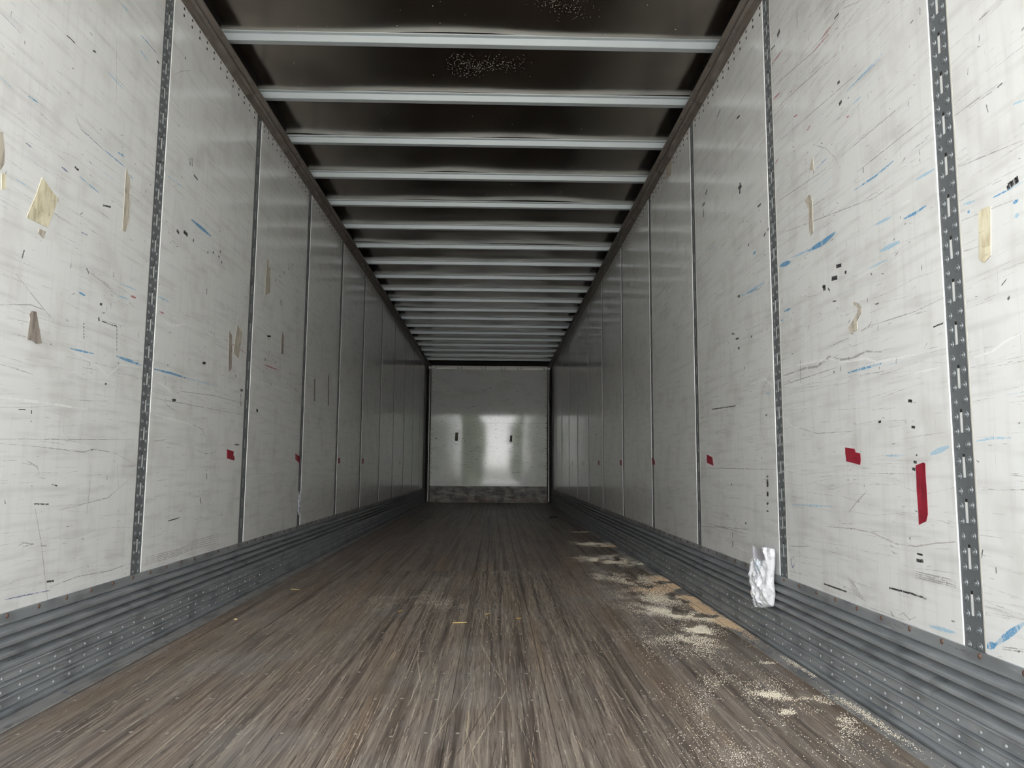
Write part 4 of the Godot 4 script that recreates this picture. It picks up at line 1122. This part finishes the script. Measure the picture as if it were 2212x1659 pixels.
func build_litter() -> void:
	rng.seed = 630
	for q: Array in [[-0.062, -3.576, 0.004, -3.591, rgb(214, 186, 116), "long yellow straw lying in the middle of the floor"], [-0.348, -3.846, -0.333, -3.887, rgb(206, 170, 96), "short yellow straw left of the middle of the floor"], [0.085, -3.78, 0.11, -3.812, rgb(206, 180, 124), "short bent straw just beyond the long yellow straw"], [0.235, -3.68, 0.262, -3.695, rgb(196, 160, 88), "short straw right of the long yellow straw"], [-1.064, -4.524, -1.005, -4.497, rgb(196, 176, 124), "pale straw near the left floor strip"]]:
		var a := Vector3(q[0], 0.003, q[1])
		var c := Vector3(q[2], 0.003, q[3])
		var d := c - a
		var b := MB.new()
		b.lathe(-d * 0.5, d, [Vector2(0.0003, 0.0), Vector2(0.0022, 0.0), Vector2(0.0026, d.length() * 0.5), Vector2(0.0018, d.length()), Vector2(0.0003, d.length())], 6)
		var o := obj(numbered("straw"), b.mesh(), mat(q[4], 0.6))
		o.position = (a + c) * 0.5
		tag(o, q[5], "straw", "straws on the floor")
	var chip := MB.new()
	chip.lathe(Vector3.ZERO, Vector3.UP, [Vector2(0.0003, 0.0), Vector2(0.011, 0.0), Vector2(0.008, 0.006), Vector2(0.0003, 0.009)], 5, 0.7)
	var co := obj("wood_chip", chip.mesh(), mat(rgb(214, 190, 150), 0.7))
	co.position = Vector3(-1.087, 0.0, -3.646)
	tag(co, "pale wood chip beside the left floor strip", "wood chip")
	var sc := crumpled([[0.02, -0.03, 0.03], [0.012, -0.06, 0.05], [0.0, -0.07, 0.08]], 0.05, 0.02, 12, 8, 6)
	var so := obj("black_scrap", sc.mesh(), mat(rgb(22, 21, 22), 0.6))
	so.position = Vector3(0.975, 0.0, -10.88)
	so.rotation.y = -PI * 0.5
	tag(so, "small black scrap on the far right of the floor", "scrap")
	# spilled meal: loose grains nobody could count
	var grain := MB.new()
	var o6 := [Vector3(1, 0, 0), Vector3(0, 0, 0.7), Vector3(-1, 0, 0), Vector3(0, 0, -0.7)]
	for i in 4:
		var p: Vector3 = o6[i]
		var q: Vector3 = o6[(i + 1) % 4]
		var k := grain.v.size()
		grain.vert(p, p.normalized()); grain.vert(q, q.normalized()); grain.vert(Vector3(0, 0.7, 0), Vector3.UP)
		grain.tri(k, k + 1, k + 2)
	var gm := mat(Color.WHITE, 0.8)
	gm.vertex_color_use_as_albedo = true
	var gmesh := grain.mesh()
	gmesh.surface_set_material(0, gm)
	var xs: Array[Transform3D] = []
	var cs: Array[Color] = []
	var tints := [[rgb(248, 243, 230), rgb(232, 216, 184)], [rgb(238, 216, 182), rgb(206, 168, 130)], [rgb(244, 240, 232), rgb(216, 206, 188)]]  # meal tints, whitened in place of dappled sunlight on the spill
	var fn := FastNoiseLite.new()
	fn.seed = 77; fn.frequency = 7.0; fn.fractal_octaves = 3
	for g: Array in GRAINS:
		for i in int(int(g[6]) * 1.9):
			var a := rng.randfn(0.0, 0.75)
			var c := rng.randfn(0.0, 0.95)
			var x := float(g[0]) + float(g[2]) * a + float(g[4]) * c
			var z := float(g[1]) + float(g[3]) * a + float(g[5]) * c
			if absf(x) > 1.262 or z > 0.4 or fn.get_noise_2d(x * 0.8, z * 0.5) < rng.randf_range(-0.35, 0.25):
				continue
			var y := 0.0 if absf(x) < 1.2 else 0.0035
			var s := rng.randf_range(0.0010, 0.0024) * (1.25 if int(g[7]) == 1 else 1.0)
			if int(g[7]) == 2: s *= 0.75
			xs.append(Transform3D(Basis(Vector3.UP, rng.randf() * TAU).scaled(Vector3(s, s, s)), Vector3(x, y, z)))
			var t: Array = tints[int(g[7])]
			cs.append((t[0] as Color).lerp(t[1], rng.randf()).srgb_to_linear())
	var mm := MultiMesh.new()
	mm.transform_format = MultiMesh.TRANSFORM_3D
	mm.use_colors = true
	mm.mesh = gmesh
	mm.instance_count = xs.size()
	for i in xs.size():
		mm.set_instance_transform(i, xs[i])
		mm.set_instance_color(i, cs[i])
	var mi := MultiMeshInstance3D.new()
	mi.name = "spilled_meal"
	mi.multimesh = mm
	add_child(mi)
	tag(mi, "cream and orange meal grains spilled along the right of the floor", "spilled grain", "", "stuff")

func _ready() -> void:
	build_light()
	build_materials()
	var shared := {}
	for i in 4:
		shared[100 + i] = gloss(mat(Color.WHITE, 0.35, 0.0, paint_panel(512, 1024, 0, 0.0, 1.14, 210 + i, 1.0, false)), 0.7, 0.09)
	for side in 2:
		var tones := shared.duplicate()
		var posts: Array = POSTS_LEFT if side == 0 else POSTS_RIGHT
		var sizes := {2: Vector2i(1024, 2048), 3: Vector2i(1024, 2048), 4: Vector2i(768, 1536), 5: Vector2i(512, 1024), 6: Vector2i(512, 1024)}
		if side == 1: sizes[1] = Vector2i(1024, 2048)
		for k: int in sizes:
			var z: Vector2i = sizes[k]
			tones[k] = gloss(mat(Color.WHITE, 0.35, 0.0, paint_panel(z.x, z.y, side, posts[k] + 0.037, posts[k + 1] - 0.049, 700 + side * 20 + k, [[1.0, 1.0, 1.0, 1.1, 1.1, 1.0, 1.0], [1.0, 1.0, 1.3, 1.6, 1.4, 1.1, 1.0]][side][k], true)), 0.7, 0.09)
		build_wall(side, tones)
	build_ceiling()
	build_floor()
	build_front()
	build_rear()
	for q: Array in [[-2.85, 46.0, 7.4, 0.26, "narrow unseen tree added to darken the reflection left of the bright patch on the front wall"], [-9.4, 47.0, 7.4, 0.43, "broad unseen tree added behind the trailer, just left of the narrow tree"], [-16.8, 45.0, 7.8, 0.43, "leftmost unseen tree added behind the trailer"], [5.0, 46.0, 7.4, 0.46, "broad unseen tree added to darken the reflection right of the bright patch on the front wall"], [12.3, 47.0, 7.8, 0.43, "unseen tree added behind the trailer between two other right-hand trees"], [19.6, 46.0, 7.4, 0.45, "rightmost unseen tree added behind the trailer"]]:
		build_tree(Vector3(q[0], -1.25, q[1]), q[2], q[3], 40 + int(absf(q[0])), q[4])
	build_tapes()
	build_packet()
	build_litter()
